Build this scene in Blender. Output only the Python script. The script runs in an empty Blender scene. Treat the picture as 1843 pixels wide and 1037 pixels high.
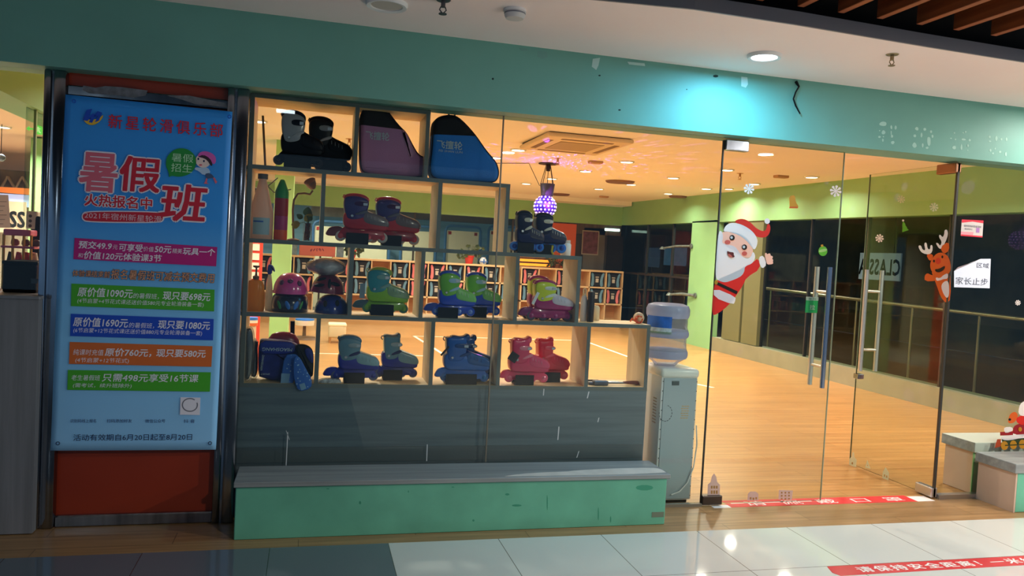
import bpy, bmesh, math, random
from mathutils import Vector, Matrix
random.seed(7)
PI = math.pi
SC = bpy.context.scene
COL = SC.collection

# ------------------------------------------------------------------ camera
FPX, YAW, PITCH, ROLL, CAMY, CAMZ = 1409.93, math.radians(14.501), math.radians(2.298), math.radians(3.057), -4.393, 1.5
IW, IH = 1843.0, 1037.0
F_ = Vector((math.sin(YAW) * math.cos(PITCH), math.cos(YAW) * math.cos(PITCH), -math.sin(PITCH)))
R0 = Vector((math.cos(YAW), -math.sin(YAW), 0.0))
U0 = R0.cross(F_)
R_ = R0 * math.cos(ROLL) + U0 * math.sin(ROLL)
U_ = -R0 * math.sin(ROLL) + U0 * math.cos(ROLL)
CAM = Vector((0.0, CAMY, CAMZ))
cd = bpy.data.cameras.new('camera')
cam = bpy.data.objects.new('camera', cd)
COL.objects.link(cam)
M3 = Matrix((R_, U_, -F_)).transposed()
cam.matrix_world = Matrix.Translation(CAM) @ M3.to_4x4()
cd.sensor_width = 36.0
cd.lens = FPX / IW * 36.0
cd.clip_start = 0.05
cd.clip_end = 200
SC.camera = cam

# ------------------------------------------------------------------ exposure and world
SC.view_settings.view_transform = 'Standard'
SC.view_settings.look = 'None'
SC.view_settings.exposure = 0.0
SC.view_settings.gamma = 1.0
SC.view_settings.use_curve_mapping = False
SC.cycles.max_bounces = 10
SC.cycles.diffuse_bounces = 5
SC.cycles.glossy_bounces = 4
SC.cycles.transmission_bounces = 6
SC.cycles.transparent_max_bounces = 24
SC.cycles.sample_clamp_indirect = 4.0
SC.cycles.caustics_reflective = False
SC.cycles.caustics_refractive = False
world = bpy.data.worlds.new('world')
SC.world = world
world.use_nodes = True
world.node_tree.nodes['Background'].inputs[0].default_value = (0.30, 0.52, 0.80, 1)
world.node_tree.nodes['Background'].inputs[1].default_value = 0.38


def lin1(c):
    c /= 255.0
    return c / 12.92 if c <= 0.04045 else ((c + 0.055) / 1.055) ** 2.4


def lin(c):
    return (lin1(c[0]), lin1(c[1]), lin1(c[2]), 1.0)


# lamps: the cool corridor downlights, then the warm ones of the rink (their fittings are built further down)
def lamp(name, loc, power, color, size=0.16, spread=PI, parent=None, typ='AREA', target=None, angle=1.0, blend=0.5):
    l = bpy.data.lights.new(name, typ)
    l.energy = power
    l.color = color
    if typ == 'AREA':
        l.shape = 'DISK'
        l.size = size
        l.spread = spread
    if typ == 'SPOT':
        l.spot_size = angle
        l.spot_blend = blend
        l.shadow_soft_size = size
    if typ == 'POINT':
        l.shadow_soft_size = size
    o = bpy.data.objects.new(name, l)
    COL.objects.link(o)
    o.location = loc
    if target is not None:
        o.rotation_euler = (Vector(target) - Vector(loc)).to_track_quat('-Z', 'Y').to_euler()
    return o


COOL = (0.72, 0.90, 1.0)
WARM = (1.0, 0.93, 0.82)
NEUT = (1.0, 0.93, 0.84)
P_RINK = 39.0
P_MALL = 10.0


# ------------------------------------------------------------------ pixel rays onto real planes
def ray(px, py):
    return R_ * ((px - IW / 2) / FPX) - U_ * ((py - IH / 2) / FPX) + F_


def PY(px, py, Y=0.0):
    d = ray(px, py)
    return CAM + d * ((Y - CAM.y) / d.y)


def PZ(px, py, Z=0.0):
    d = ray(px, py)
    return CAM + d * ((Z - CAM.z) / d.z)


def PX(px, py, X):
    d = ray(px, py)
    return CAM + d * ((X - CAM.x) / d.x)


# ------------------------------------------------------------------ materials
MATS = {}


def mat(name, rgb, rough=0.5, metal=0.0, spec=0.5, var=0.0, vscale=6.0, stretch=None, emit=None, estr=0.0, coat=0.0,
        bump=0.0, bscale=60.0, alpha=None, sheen=0.0):
    if name in MATS:
        return MATS[name]
    m = bpy.data.materials.new(name)
    m.use_nodes = True
    nt = m.node_tree
    b = nt.nodes['Principled BSDF']
    c = lin(rgb)
    b.inputs['Base Color'].default_value = c
    b.inputs['Roughness'].default_value = rough
    b.inputs['Metallic'].default_value = metal
    b.inputs['Specular IOR Level'].default_value = spec
    if coat:
        b.inputs['Coat Weight'].default_value = coat
        b.inputs['Coat Roughness'].default_value = 0.08
    if sheen:
        b.inputs['Sheen Weight'].default_value = sheen
    if alpha is not None:
        b.inputs['Alpha'].default_value = alpha
    if emit:
        b.inputs['Emission Color'].default_value = lin(emit)
        b.inputs['Emission Strength'].default_value = estr
    if var or bump:
        tc = nt.nodes.new('ShaderNodeTexCoord')
        mp = nt.nodes.new('ShaderNodeMapping')
        nt.links.new(tc.outputs['Object'], mp.inputs['Vector'])
        if stretch:
            mp.inputs['Scale'].default_value = stretch
    if var:
        n = nt.nodes.new('ShaderNodeTexNoise')
        n.inputs['Scale'].default_value = vscale
        n.inputs['Detail'].default_value = 5
        nt.links.new(mp.outputs['Vector'], n.inputs['Vector'])
        r = nt.nodes.new('ShaderNodeValToRGB')
        r.color_ramp.elements[0].position = 0.3
        r.color_ramp.elements[1].position = 0.7
        r.color_ramp.elements[0].color = tuple(x * (1 - var) for x in c[:3]) + (1,)
        r.color_ramp.elements[1].color = tuple(min(1, x * (1 + var)) for x in c[:3]) + (1,)
        nt.links.new(n.outputs['Fac'], r.inputs['Fac'])
        nt.links.new(r.outputs['Color'], b.inputs['Base Color'])
    if bump:
        n2 = nt.nodes.new('ShaderNodeTexNoise')
        n2.inputs['Scale'].default_value = bscale
        nt.links.new(mp.outputs['Vector'], n2.inputs['Vector'])
        bp = nt.nodes.new('ShaderNodeBump')
        bp.inputs['Strength'].default_value = bump
        bp.inputs['Distance'].default_value = 0.01
        nt.links.new(n2.outputs['Fac'], bp.inputs['Height'])
        nt.links.new(bp.outputs['Normal'], b.inputs['Normal'])
    MATS[name] = m
    return m


def glass_mat(name, tint=(0.93, 0.97, 0.95), base=0.026, rough=0.0, haze=0.0, top=0.7):
    """thin pane: clear, with a fresnel reflection"""
    if name in MATS:
        return MATS[name]
    m = bpy.data.materials.new(name)
    m.use_nodes = True
    nt = m.node_tree
    nt.nodes.clear()
    out = nt.nodes.new('ShaderNodeOutputMaterial')
    tr = nt.nodes.new('ShaderNodeBsdfTransparent')
    tr.inputs[0].default_value = tint + (1,)
    gl = nt.nodes.new('ShaderNodeBsdfGlossy')
    gl.inputs['Roughness'].default_value = rough
    lw = nt.nodes.new('ShaderNodeLayerWeight')
    lw.inputs['Blend'].default_value = 0.12
    mp = nt.nodes.new('ShaderNodeMapRange')
    mp.inputs['From Min'].default_value = 0.0
    mp.inputs['From Max'].default_value = 1.0
    mp.inputs['To Min'].default_value = base
    mp.inputs['To Max'].default_value = top
    nt.links.new(lw.outputs['Fresnel'], mp.inputs['Value'])
    mix = nt.nodes.new('ShaderNodeMixShader')
    nt.links.new(mp.outputs['Result'], mix.inputs['Fac'])
    nt.links.new(tr.outputs[0], mix.inputs[1])
    nt.links.new(gl.outputs[0], mix.inputs[2])
    last = mix
    if haze:
        df = nt.nodes.new('ShaderNodeBsdfDiffuse')
        df.inputs[0].default_value = (0.8, 0.85, 0.85, 1)
        mx2 = nt.nodes.new('ShaderNodeMixShader')
        mx2.inputs['Fac'].default_value = haze
        nt.links.new(mix.outputs[0], mx2.inputs[1])
        nt.links.new(df.outputs[0], mx2.inputs[2])
        last = mx2
    nt.links.new(last.outputs[0], out.inputs['Surface'])
    MATS[name] = m
    return m


def wood_mat(name, c1, c2, axis='X', plank=0.0, plen=1.2, rough=0.35, scale=1.0, spec=0.4, cgap=None):
    """wood grain running along an axis, with optional plank seams"""
    if name in MATS:
        return MATS[name]
    m = bpy.data.materials.new(name)
    m.use_nodes = True
    nt = m.node_tree
    b = nt.nodes['Principled BSDF']
    b.inputs['Roughness'].default_value = rough
    b.inputs['Specular IOR Level'].default_value = spec
    tc = nt.nodes.new('ShaderNodeTexCoord')
    mp = nt.nodes.new('ShaderNodeMapping')
    s = {'X': (1.0, 22, 22), 'Y': (22, 1.0, 22), 'Z': (22, 22, 1.0)}[axis]
    mp.inputs['Scale'].default_value = tuple(v * scale for v in s)
    nt.links.new(tc.outputs['Object'], mp.inputs['Vector'])
    n = nt.nodes.new('ShaderNodeTexNoise')
    n.inputs['Scale'].default_value = 1.6
    n.inputs['Detail'].default_value = 6
    n.inputs['Roughness'].default_value = 0.6
    nt.links.new(mp.outputs['Vector'], n.inputs['Vector'])
    r = nt.nodes.new('ShaderNodeValToRGB')
    r.color_ramp.elements[0].position = 0.3
    r.color_ramp.elements[1].position = 0.72
    r.color_ramp.elements[0].color = lin(c1)
    r.color_ramp.elements[1].color = lin(c2)
    nt.links.new(n.outputs['Fac'], r.inputs['Fac'])
    src = r.outputs['Color']
    if plank:
        br = nt.nodes.new('ShaderNodeTexBrick')
        br.inputs['Scale'].default_value = 1.0
        br.inputs['Brick Width'].default_value = plen
        br.inputs['Row Height'].default_value = plank
        br.inputs['Mortar Size'].default_value = 0.0025
        br.inputs['Mortar Smooth'].default_value = 0.3
        br.inputs['Color1'].default_value = (0.86, 0.86, 0.86, 1)
        br.inputs['Color2'].default_value = (1, 1, 1, 1)
        br.inputs['Mortar'].default_value = (0.45, 0.42, 0.4, 1)
        nt.links.new(tc.outputs['Object'], br.inputs['Vector'])
        mx = nt.nodes.new('ShaderNodeMix')
        mx.data_type = 'RGBA'
        mx.blend_type = 'MULTIPLY'
        mx.inputs['Factor'].default_value = 1.0
        nt.links.new(src, mx.inputs[6])
        nt.links.new(br.outputs['Color'], mx.inputs[7])
        src = mx.outputs[2]
    nt.links.new(src, b.inputs['Base Color'])
    MATS[name] = m
    return m


# ------------------------------------------------------------------ mesh builder
def chaikin(pts, n=2):
    for _ in range(n):
        q = []
        for i in range(len(pts)):
            a, b = pts[i], pts[(i + 1) % len(pts)]
            q.append((a[0] * .75 + b[0] * .25, a[1] * .75 + b[1] * .25))
            q.append((a[0] * .25 + b[0] * .75, a[1] * .25 + b[1] * .75))
        pts = q
    return pts


def area2(pts):
    return sum(pts[i][0] * pts[(i + 1) % len(pts)][1] - pts[(i + 1) % len(pts)][0] * pts[i][1] for i in range(len(pts)))


def inset(pts, d):
    n = len(pts)
    out = []
    for i in range(n):
        p0, p1, p2 = pts[i - 1], pts[i], pts[(i + 1) % n]
        e1 = Vector((p1[0] - p0[0], p1[1] - p0[1]))
        e2 = Vector((p2[0] - p1[0], p2[1] - p1[1]))
        if e1.length < 1e-9 or e2.length < 1e-9:
            out.append(p1)
            continue
        e1.normalize()
        e2.normalize()
        nn = Vector((-e1.y - e2.y, e1.x + e2.x))
        if nn.length < 1e-6:
            out.append(p1)
            continue
        nn.normalize()
        c = max(0.5, nn.dot(Vector((-e1.y, e1.x))))
        out.append((p1[0] + nn.x * d / c, p1[1] + nn.y * d / c))
    return out


def ellipse(cx, cy, rx, ry, n=20, a0=0.0, rot=0.0):
    o = []
    for i in range(n):
        a = a0 + 2 * PI * i / n
        x, y = rx * math.cos(a), ry * math.sin(a)
        o.append((cx + x * math.cos(rot) - y * math.sin(rot), cy + x * math.sin(rot) + y * math.cos(rot)))
    return o


class MB:
    def __init__(s):
        s.bm = bmesh.new()

    def face(s, pts):
        try:
            return s.bm.faces.new([s.bm.verts.new(p) for p in pts])
        except ValueError:
            return None

    def box(s, x0, x1, y0, y1, z0, z1, bev=0.0, seg=1):
        x0, x1 = min(x0, x1), max(x0, x1)
        y0, y1 = min(y0, y1), max(y0, y1)
        z0, z1 = min(z0, z1), max(z0, z1)
        v = [s.bm.verts.new((x, y, z)) for x in (x0, x1) for y in (y0, y1) for z in (z0, z1)]
        fs = [s.bm.faces.new([v[i] for i in q]) for q in
              ((0, 1, 3, 2), (4, 6, 7, 5), (0, 4, 5, 1), (2, 3, 7, 6), (0, 2, 6, 4), (1, 5, 7, 3))]
        if bev:
            ed = list({e for f in fs for e in f.edges})
            bmesh.ops.bevel(s.bm, geom=ed, offset=bev, segments=seg, affect='EDGES', profile=0.5, clamp_overlap=True)
        return s

    def prism(s, pts, fn, d0, d1):
        """outline (u,v) extruded between depths; fn(u,v,d)->xyz"""
        if area2(pts) < 0:
            pts = pts[::-1]
        a = [s.bm.verts.new(fn(u, v, d0)) for u, v in pts]
        b = [s.bm.verts.new(fn(u, v, d1)) for u, v in pts]
        n = len(pts)
        s.bm.faces.new(a)
        s.bm.faces.new(b[::-1])
        for i in range(n):
            s.bm.faces.new((a[i], b[i], b[(i + 1) % n], a[(i + 1) % n]))
        return s

    def puff(s, pts, w, r, y0=0.0, sm=2, steps=3, rin=None, fn=None):
        """outline (x,z) inflated to a cushion of thickness w with rounded rim r"""
        if fn is None:
            fn = lambda u, v, d: (u, y0 + d, v)
        pts = chaikin(pts, sm) if sm else list(pts)
        if area2(pts) < 0:
            pts = pts[::-1]
        rin = r if rin is None else rin
        rings = []
        th = [PI / 2 * k / steps for k in range(steps + 1)]
        for t in th[::-1]:
            rings.append((rin * (1 - math.cos(t)), -(w / 2 - r + r * math.sin(t))))
        for t in th:
            rings.append((rin * (1 - math.cos(t)), (w / 2 - r + r * math.sin(t))))
        vs = []
        for ins, d in rings:
            q = inset(pts, ins) if ins > 1e-6 else pts
            vs.append([s.bm.verts.new(fn(u, v, d)) for u, v in q])
        n = len(pts)
        s.bm.faces.new(vs[0])
        s.bm.faces.new(vs[-1][::-1])
        for k in range(len(vs) - 1):
            for i in range(n):
                s.bm.faces.new((vs[k][i], vs[k + 1][i], vs[k + 1][(i + 1) % n], vs[k][(i + 1) % n]))
        return s

    def tube(s, pts, r, n=8, closed=False):
        pts = [Vector(p) for p in pts]
        rr = r if isinstance(r, (list, tuple)) else [r] * len(pts)
        rings = []
        up = None
        m = len(pts)
        for i, p in enumerate(pts):
            t = (pts[(i + 1) % m] - pts[i - 1]) if closed else (pts[min(i + 1, m - 1)] - pts[max(i - 1, 0)])
            t.normalize()
            if up is None:
                up = t.orthogonal().normalized()
            up = (up - t * up.dot(t))
            if up.length < 1e-6:
                up = t.orthogonal()
            up.normalize()
            bi = t.cross(up)
            rings.append([s.bm.verts.new(p + (up * math.cos(2 * PI * k / n) + bi * math.sin(2 * PI * k / n)) * rr[i]) for k in range(n)])
        for i in range(m if closed else m - 1):
            a, b = rings[i], rings[(i + 1) % m]
            for k in range(n):
                s.bm.faces.new((a[k], a[(k + 1) % n], b[(k + 1) % n], b[k]))
        if not closed:
            s.bm.faces.new(rings[0][::-1])
            s.bm.faces.new(rings[-1])
        return s

    def lathe(s, prof, c=(0, 0, 0), n=24, axis='Z', sx=1.0, sy=1.0):
        """prof: list of (radius, height)"""
        c = Vector(c)

        def P(r, h, a):
            x, y = r * math.cos(a) * sx, r * math.sin(a) * sy
            if axis == 'Z':
                return c + Vector((x, y, h))
            if axis == 'Y':
                return c + Vector((x, h, y))
            return c + Vector((h, x, y))
        rings = []
        for r, h in prof:
            if r < 1e-6:
                rings.append([s.bm.verts.new(P(0, h, 0))])
            else:
                rings.append([s.bm.verts.new(P(r, h, 2 * PI * k / n)) for k in range(n)])
        for i in range(len(rings) - 1):
            a, b = rings[i], rings[i + 1]
            for k in range(n):
                k2 = (k + 1) % n
                if len(a) == 1 and len(b) == 1:
                    continue
                if len(a) == 1:
                    s.bm.faces.new((a[0], b[k], b[k2]))
                elif len(b) == 1:
                    s.bm.faces.new((a[k], a[k2], b[0]))
                else:
                    s.bm.faces.new((a[k], a[k2], b[k2], b[k]))
        if len(rings[0]) > 1:
            s.bm.faces.new(rings[0][::-1])
        if len(rings[-1]) > 1:
            s.bm.faces.new(rings[-1])
        return s

    def sphere(s, c, r, n=16, m=10, sx=1, sy=1, sz=1):
        prof = [(r * math.sin(PI * i / m), -r * sz * math.cos(PI * i / m)) for i in range(m + 1)]
        prof[0] = (0, prof[0][1])
        prof[-1] = (0, prof[-1][1])
        return s.lathe(prof, c, n, 'Z', sx, sy)

    def xform(s, M):
        bmesh.ops.transform(s.bm, matrix=M, verts=s.bm.verts)
        return s


def wloc(o):
    v = Vector((0, 0, 0))
    while o is not None:
        v += o.location
        o = o.parent
    return v


def build(name, mb, m, parent=None, smooth=False, local=False, base=True, angle=40):
    """link one mesh object; a top-level one gets its origin at its base"""
    bm = mb.bm
    bmesh.ops.recalc_face_normals(bm, faces=bm.faces)
    if parent is not None and not local:
        off = wloc(parent)
        bmesh.ops.translate(bm, verts=bm.verts, vec=-off)
    loc = Vector((0, 0, 0))
    if parent is None and base and bm.verts:
        xs = [v.co for v in bm.verts]
        loc = Vector(((min(p.x for p in xs) + max(p.x for p in xs)) / 2, (min(p.y for p in xs) + max(p.y for p in xs)) / 2,
                      min(p.z for p in xs)))
        bmesh.ops.translate(bm, verts=bm.verts, vec=-loc)
    me = bpy.data.meshes.new(name)
    bm.to_mesh(me)
    bm.free()
    if smooth:
        for p in me.polygons:
            p.use_smooth = True
        try:
            me.set_sharp_from_angle(angle=math.radians(angle))
        except Exception:
            pass
    o = bpy.data.objects.new(name, me)
    COL.objects.link(o)
    o.location = loc
    if m is not None:
        me.materials.append(m)
    if parent is not None:
        o.parent = parent
    return o


def tag(o, label, cat, group=None, kind=None):
    if label:
        o['label'] = label
    if cat:
        o['category'] = cat
    if group:
        o['group'] = group
    if kind:
        o['kind'] = kind
    return o


def struct(o):
    o['kind'] = 'structure'
    return o


def thing(name, label, cat, loc, group=None, kind=None):
    o = bpy.data.objects.new(name, None)
    o.empty_display_size = 0.05
    COL.objects.link(o)
    o.location = loc
    return tag(o, label, cat, group, kind)


def copy_tree(o, parent=None):
    c = o.copy()
    COL.objects.link(c)
    if parent is not None:
        c.parent = parent
    for ch in list(o.children):
        copy_tree(ch, c)
    return c


FONT = bpy.data.curves.new('lettering', 'FONT')
FONT_O = bpy.data.objects.new('lettering', FONT)


def text_mb(body, offset=0.0, shear=0.0, spacing=1.0, res=2):
    """lettering as a flat mesh in (u,v), normalised to 0..1 x 0..1"""
    FONT.body = body
    FONT.offset = 0.0
    FONT.shear = shear
    FONT.space_character = spacing
    FONT.resolution_u = res
    COL.objects.link(FONT_O)
    bpy.context.view_layer.update()
    dg = bpy.context.evaluated_depsgraph_get()
    me = bpy.data.meshes.new_from_object(FONT_O.evaluated_get(dg))
    COL.objects.unlink(FONT_O)
    mb = MB()
    mb.bm.from_mesh(me)
    bpy.data.meshes.remove(me)
    if offset > 0.004:      # heavier strokes: the glyphs laid over themselves, slightly shifted
        n = 10 if offset > .03 else 4
        g0 = list(mb.bm.verts) + list(mb.bm.edges) + list(mb.bm.faces)
        for k in range(n):
            a = 2 * PI * (k + .5) / n
            r = bmesh.ops.duplicate(mb.bm, geom=g0)
            bmesh.ops.translate(mb.bm, verts=[e for e in r['geom'] if isinstance(e, bmesh.types.BMVert)],
                                vec=(offset * 1.2 * math.cos(a), offset * 1.2 * math.sin(a), (k + 1) * .0001))
    return mb


def fit_text(mb, fn, raw=None, nrm=(0, -1, 0)):
    nrm = Vector(nrm)
    vs = mb.bm.verts
    if raw is None:
        x0, x1 = min(v.co.x for v in vs), max(v.co.x for v in vs)
        y0, y1 = min(v.co.y for v in vs), max(v.co.y for v in vs)
    else:
        x0, x1, y0, y1 = raw
    for v in vs:
        v.co = fn((v.co.x - x0) / (x1 - x0), (v.co.y - y0) / (y1 - y0)) + nrm * v.co.z
    return mb


def text_y(name, body, pl, pr, hpx, Y, m, parent=None, offset=0.0, shear=0.0, mirror=False, turn=False, spacing=1.0):
    """lettering standing in a plane y=Y between two pixel points on its middle line"""
    a, b = PY(pl[0], pl[1], Y), PY(pr[0], pr[1], Y)
    h = hpx / FPX * (a - CAM).dot(F_)
    zc = (a.z + b.z) / 2
    mb = text_mb(body, offset, shear, spacing)

    def fn(u, v):
        if mirror:
            u = 1 - u
        if turn:
            u, v = 1 - u, 1 - v
        return Vector((a.x + (b.x - a.x) * u, Y, zc + (v - .5) * h))
    fit_text(mb, fn, nrm=(0, 1 if offset > .03 else -1, 0))
    return build(name, mb, m, parent)


def poly_y(mb, pts, Y, t=0.001):
    """flat cut-out in the plane y=Y, t thick towards the street"""
    w = [PY(p[0], p[1], Y) for p in pts]
    return mb.prism([(p.x, p.z) for p in w], lambda u, v, d: (u, d, v), Y, Y - t)


def poly_x(mb, pts, X, t=0.001):
    w = [PX(p[0], p[1], X) for p in pts]
    return mb.prism([(p.y, p.z) for p in w], lambda u, v, d: (d, u, v), X, X - t)
# ================================================================== materials of the setting
M_floor = wood_mat('rink_floorboards', (174, 122, 70), (206, 156, 96), 'X', plank=0.12, plen=1.8, rough=0.28)
M_strip = wood_mat('threshold_boards', (138, 104, 68), (176, 136, 92), 'X', plank=0.16, plen=1.2, rough=0.3)
M_green = mat('pale_green_paint', (142, 192, 132), 0.6, var=0.04, vscale=3)
M_fascia = mat('teal_green_paint', (108, 166, 152), 0.55, var=0.06, vscale=2.5)
M_fascia_low = mat('bench_green_paint', (104, 180, 150), 0.5, var=0.12, vscale=5)
M_ceil = mat('white_ceiling_paint', (255, 238, 234), 0.8, var=0.02, vscale=2)
M_rceil = mat('cream_ceiling_paint', (246, 240, 236), 0.8, var=0.02, vscale=2)
M_grey = mat('grey_metal_trim', (120, 122, 132), 0.45, metal=0.3)
M_dark = mat('dark_void', (8, 8, 11), 0.8)
M_darkfloor = mat('dark_polished_floor', (70, 66, 62), 0.25)
M_steel = mat('polished_steel', (150, 156, 166), 0.16, metal=1.0, var=0.35, vscale=3, stretch=(6, 6, 0.6))  # upright streaks in the colour stand in for dark reflections
M_alu = mat('aluminium', (196, 196, 200), 0.3, metal=1.0)
M_chrome = mat('chrome', (226, 220, 212), 0.34, metal=0.85)
M_black = mat('black_plastic', (10, 10, 13), 0.5, spec=.2)
M_white = mat('white_plastic', (232, 232, 232), 0.35)
M_whitepaint = mat('white_line_paint', (236, 224, 196), 0.5)
M_ash = wood_mat('grey_ash_laminate', (122, 126, 126), (156, 160, 158), 'X', rough=0.42, scale=0.7)
M_ashlow = wood_mat('grey_ash_laminate_low', (84, 98, 108), (112, 126, 134), 'X', rough=0.4, scale=0.7)
M_ashz = wood_mat('grey_ash_laminate_upright', (196, 178, 152), (226, 208, 180), 'Z', rough=0.42, scale=0.5)
M_pale = wood_mat('pale_beech', (226, 192, 140), (240, 212, 164), 'X', rough=0.45)
M_orange = mat('orange_red_panel', (160, 54, 26), 0.35, var=0.08, vscale=2)
M_glass = glass_mat('clear_glass')
M_glass2 = glass_mat('far_glass', tint=(0.80, 0.86, 0.82), base=0.014, top=.16)
M_glassdoor = glass_mat('door_glass', tint=(0.93, 0.96, 0.93), base=0.026)
M_lens = mat('lamp_lens', (255, 250, 240), 0.4, emit=(255, 240, 214), estr=12.0)
M_lenscool = mat('cool_lamp_lens', (245, 252, 255), 0.4, emit=(225, 244, 255), estr=9.0)
M_lensoff = mat('unlit_lens', (206, 196, 186), 0.4)


def tile_mat(name, rgb, gap, var):
    m = bpy.data.materials.new(name)
    m.use_nodes = True
    nt = m.node_tree
    b = nt.nodes['Principled BSDF']
    b.inputs['Roughness'].default_value = 0.05
    b.inputs['Specular IOR Level'].default_value = 0.5
    tc = nt.nodes.new('ShaderNodeTexCoord')
    mp = nt.nodes.new('ShaderNodeMapping')
    mp.inputs['Location'].default_value = (-0.445, 0.98, 0)
    nt.links.new(tc.outputs['Object'], mp.inputs['Vector'])
    br = nt.nodes.new('ShaderNodeTexBrick')
    br.offset = 0.0
    br.inputs['Scale'].default_value = 1
    br.inputs['Brick Width'].default_value = 0.5805
    br.inputs['Row Height'].default_value = 0.5805
    br.inputs['Mortar Size'].default_value = 0.0022
    br.inputs['Color1'].default_value = lin(rgb)
    br.inputs['Color2'].default_value = tuple(x * (1 - var) for x in lin(rgb)[:3]) + (1,)
    br.inputs['Mortar'].default_value = lin(gap)
    nt.links.new(mp.outputs['Vector'], br.inputs['Vector'])
    nt.links.new(br.outputs['Color'], b.inputs['Base Color'])
    return m


M_tile = tile_mat('white_floor_tile', (206, 206, 200), (120, 112, 104), 0.03)
M_tiledark = tile_mat('grey_floor_tile', (98, 106, 114), (56, 58, 62), 0.04)


def CZ(y):
    return 2.74 + 0.0125 * y


XR, XL, YB = 7.1, -1.73, 13.0


def sbox(name, m, *a, **k):
    return struct(build(name, MB().box(*a, **k), m, base=False))


# ------------------------------------------------------------------ floors
sbox('floor', M_floor, XL, XR + 0.2, 0.0, YB + 0.1, -0.05, 0.0)
sbox('floor', M_strip, -5, 9, -0.42, 0.0, -0.05, 0.0)
sbox('floor', M_tile, 0.445, 12, -12, -0.42, -0.05, 0.0)
sbox('floor', M_tiledark, -8, 0.445, -12, -0.42, -0.05, 0.0)
sbox('floor', M_darkfloor, XR + 0.2, 20, 0.0, 24, -0.06, -0.01)
sbox('floor', mat('gallery_tile', (190, 172, 154), .3), XL - 0.01, -12, 0.0, 24, -0.06, -0.01)
sbox('floor', M_darkfloor, XL, XR + 0.2, YB + 0.1, 24, -0.06, -0.01)


def court_line(p, q, w=0.05):
    a, b = PZ(p[0], p[1]), PZ(q[0], q[1])
    d = (b - a)
    d.z = 0
    d.normalize()
    n = Vector((-d.y, d.x, 0)) * (w / 2)
    mb = MB()
    mb.prism([((a + n).x, (a + n).y), ((b + n).x, (b + n).y), ((b - n).x, (b - n).y), ((a - n).x, (a - n).y)],
             lambda u, v, d_: (u, v, d_), 0.0, 0.002)
    o = build('floor_line', mb, M_whitepaint)
    return o


for i, (p, q, lb) in enumerate((((745, 605), (1040, 613), 'far court line across the rink floor'),
                                ((745, 605), (803, 641), 'slanting court line by the blue skates'),
                                ((560, 636), (772, 641), 'court line across the floor behind the grey and blue skates'),
                                ((1030, 606), (1135, 644), 'slanting court line behind the empty end cubby'),
                                ((1236, 688), (1284, 698), 'short court line beside the water dispenser'))):
    struct(court_line(p, q))['label'] = lb

# ------------------------------------------------------------------ street front: fascia, outer ceiling, slatted ceiling
fas = sbox('wall_front', M_fascia, -6, 10, -0.12, 0.12, 2.30, 2.90)
edge = [(8.5, -0.93), (5.2, -0.955), (3.62, -0.98), (2.97, -1.005), (2.2, -1.05), (1.65, -1.06), (1.17, -1.0), (0.4, -0.98), (-1, -0.95), (-6, -0.9)]
mb = MB().prism([(-6, -0.12), (8.5, -0.12)] + edge, lambda u, v, d: (u, v, d), 2.675, 2.715)
struct(build('ceiling', mb, M_ceil, base=False))
mb = MB()
for (x0, y0), (x1, y1) in zip(edge[:-1], edge[1:]):
    mb.face([(x0, y0 - .012, 2.672), (x1, y1 - .012, 2.672), (x1, y1 - .012, 2.735), (x0, y0 - .012, 2.735)])
    mb.face([(x0, y0, 2.672), (x1, y1, 2.672), (x1, y1 - .012, 2.672), (x0, y0 - .012, 2.672)])
    mb.face([(x0, y0, 2.735), (x1, y1, 2.735), (x1, y1 - .012, 2.735), (x0, y0 - .012, 2.735)])
struct(build('trim_1', mb, M_grey, base=False))
sbox('ceiling', M_dark, -6, 10, -12, -0.12, 3.3, 3.35)
sbox('void_sheet', M_dark, -6, 10, -.9, -.88, 2.72, 3.3)  # added dark sheet that keeps the void behind the slats dark
M_slat = wood_mat('brown_ceiling_slat', (120, 62, 34), (164, 92, 52), 'Y', rough=0.5)
slx = [1.51, 1.74, 1.97, 2.19, 2.41, 2.63, 2.86, 3.08, 3.31, 3.55, 3.78]
ORD = ['first', 'second', 'third', 'fourth', 'fifth', 'sixth', 'seventh', 'eighth', 'ninth', 'tenth', 'eleventh', 'twelfth']
for i, x in enumerate(slx):
    o = build('ceiling_slat', MB().box(x - .018, x + .018, -3.6, -1.08, 2.75, 2.93, bev=.002), M_slat)
    tag(o, 'brown wooden slat of the open ceiling, %s slat from the right end of the row' % ORD[len(slx) - 1 - i], 'ceiling slat', 'slats of the open ceiling')

# ------------------------------------------------------------------ rink ceiling, bulkheads, soffit
mb = MB()
y0, y1 = 0.12, YB + .1
mb.prism([(y0, CZ(y0)), (y1, CZ(y1)), (y1, CZ(y1) + .06), (y0, CZ(y0) + .06)], lambda u, v, d: (d, u, v), XL - .05, XR + .3)
struct(build('ceiling', mb, M_rceil, base=False))


def BZ(y):
    return 2.215 + 0.0128 * y


mb = MB().prism([(0.12, BZ(0.12)), (YB, BZ(YB)), (YB, CZ(YB) + .02), (0.12, CZ(.12) + .02)], lambda u, v, d: (d, u, v), XR, XR + .25)
struct(build('wall_right', mb, M_green, base=False))
mb = MB().box(XL - .25, XL, 0.12, YB, 2.28, 2.95)
struct(build('wall_left', mb, M_green, base=False))
sbox('wall_back', M_green, XL, XR, YB, YB + .2, 2.36, 2.95)
sbox('ceiling', M_rceil, XL, XR - .03, 12.4, YB, 2.80, 2.96)
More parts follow.
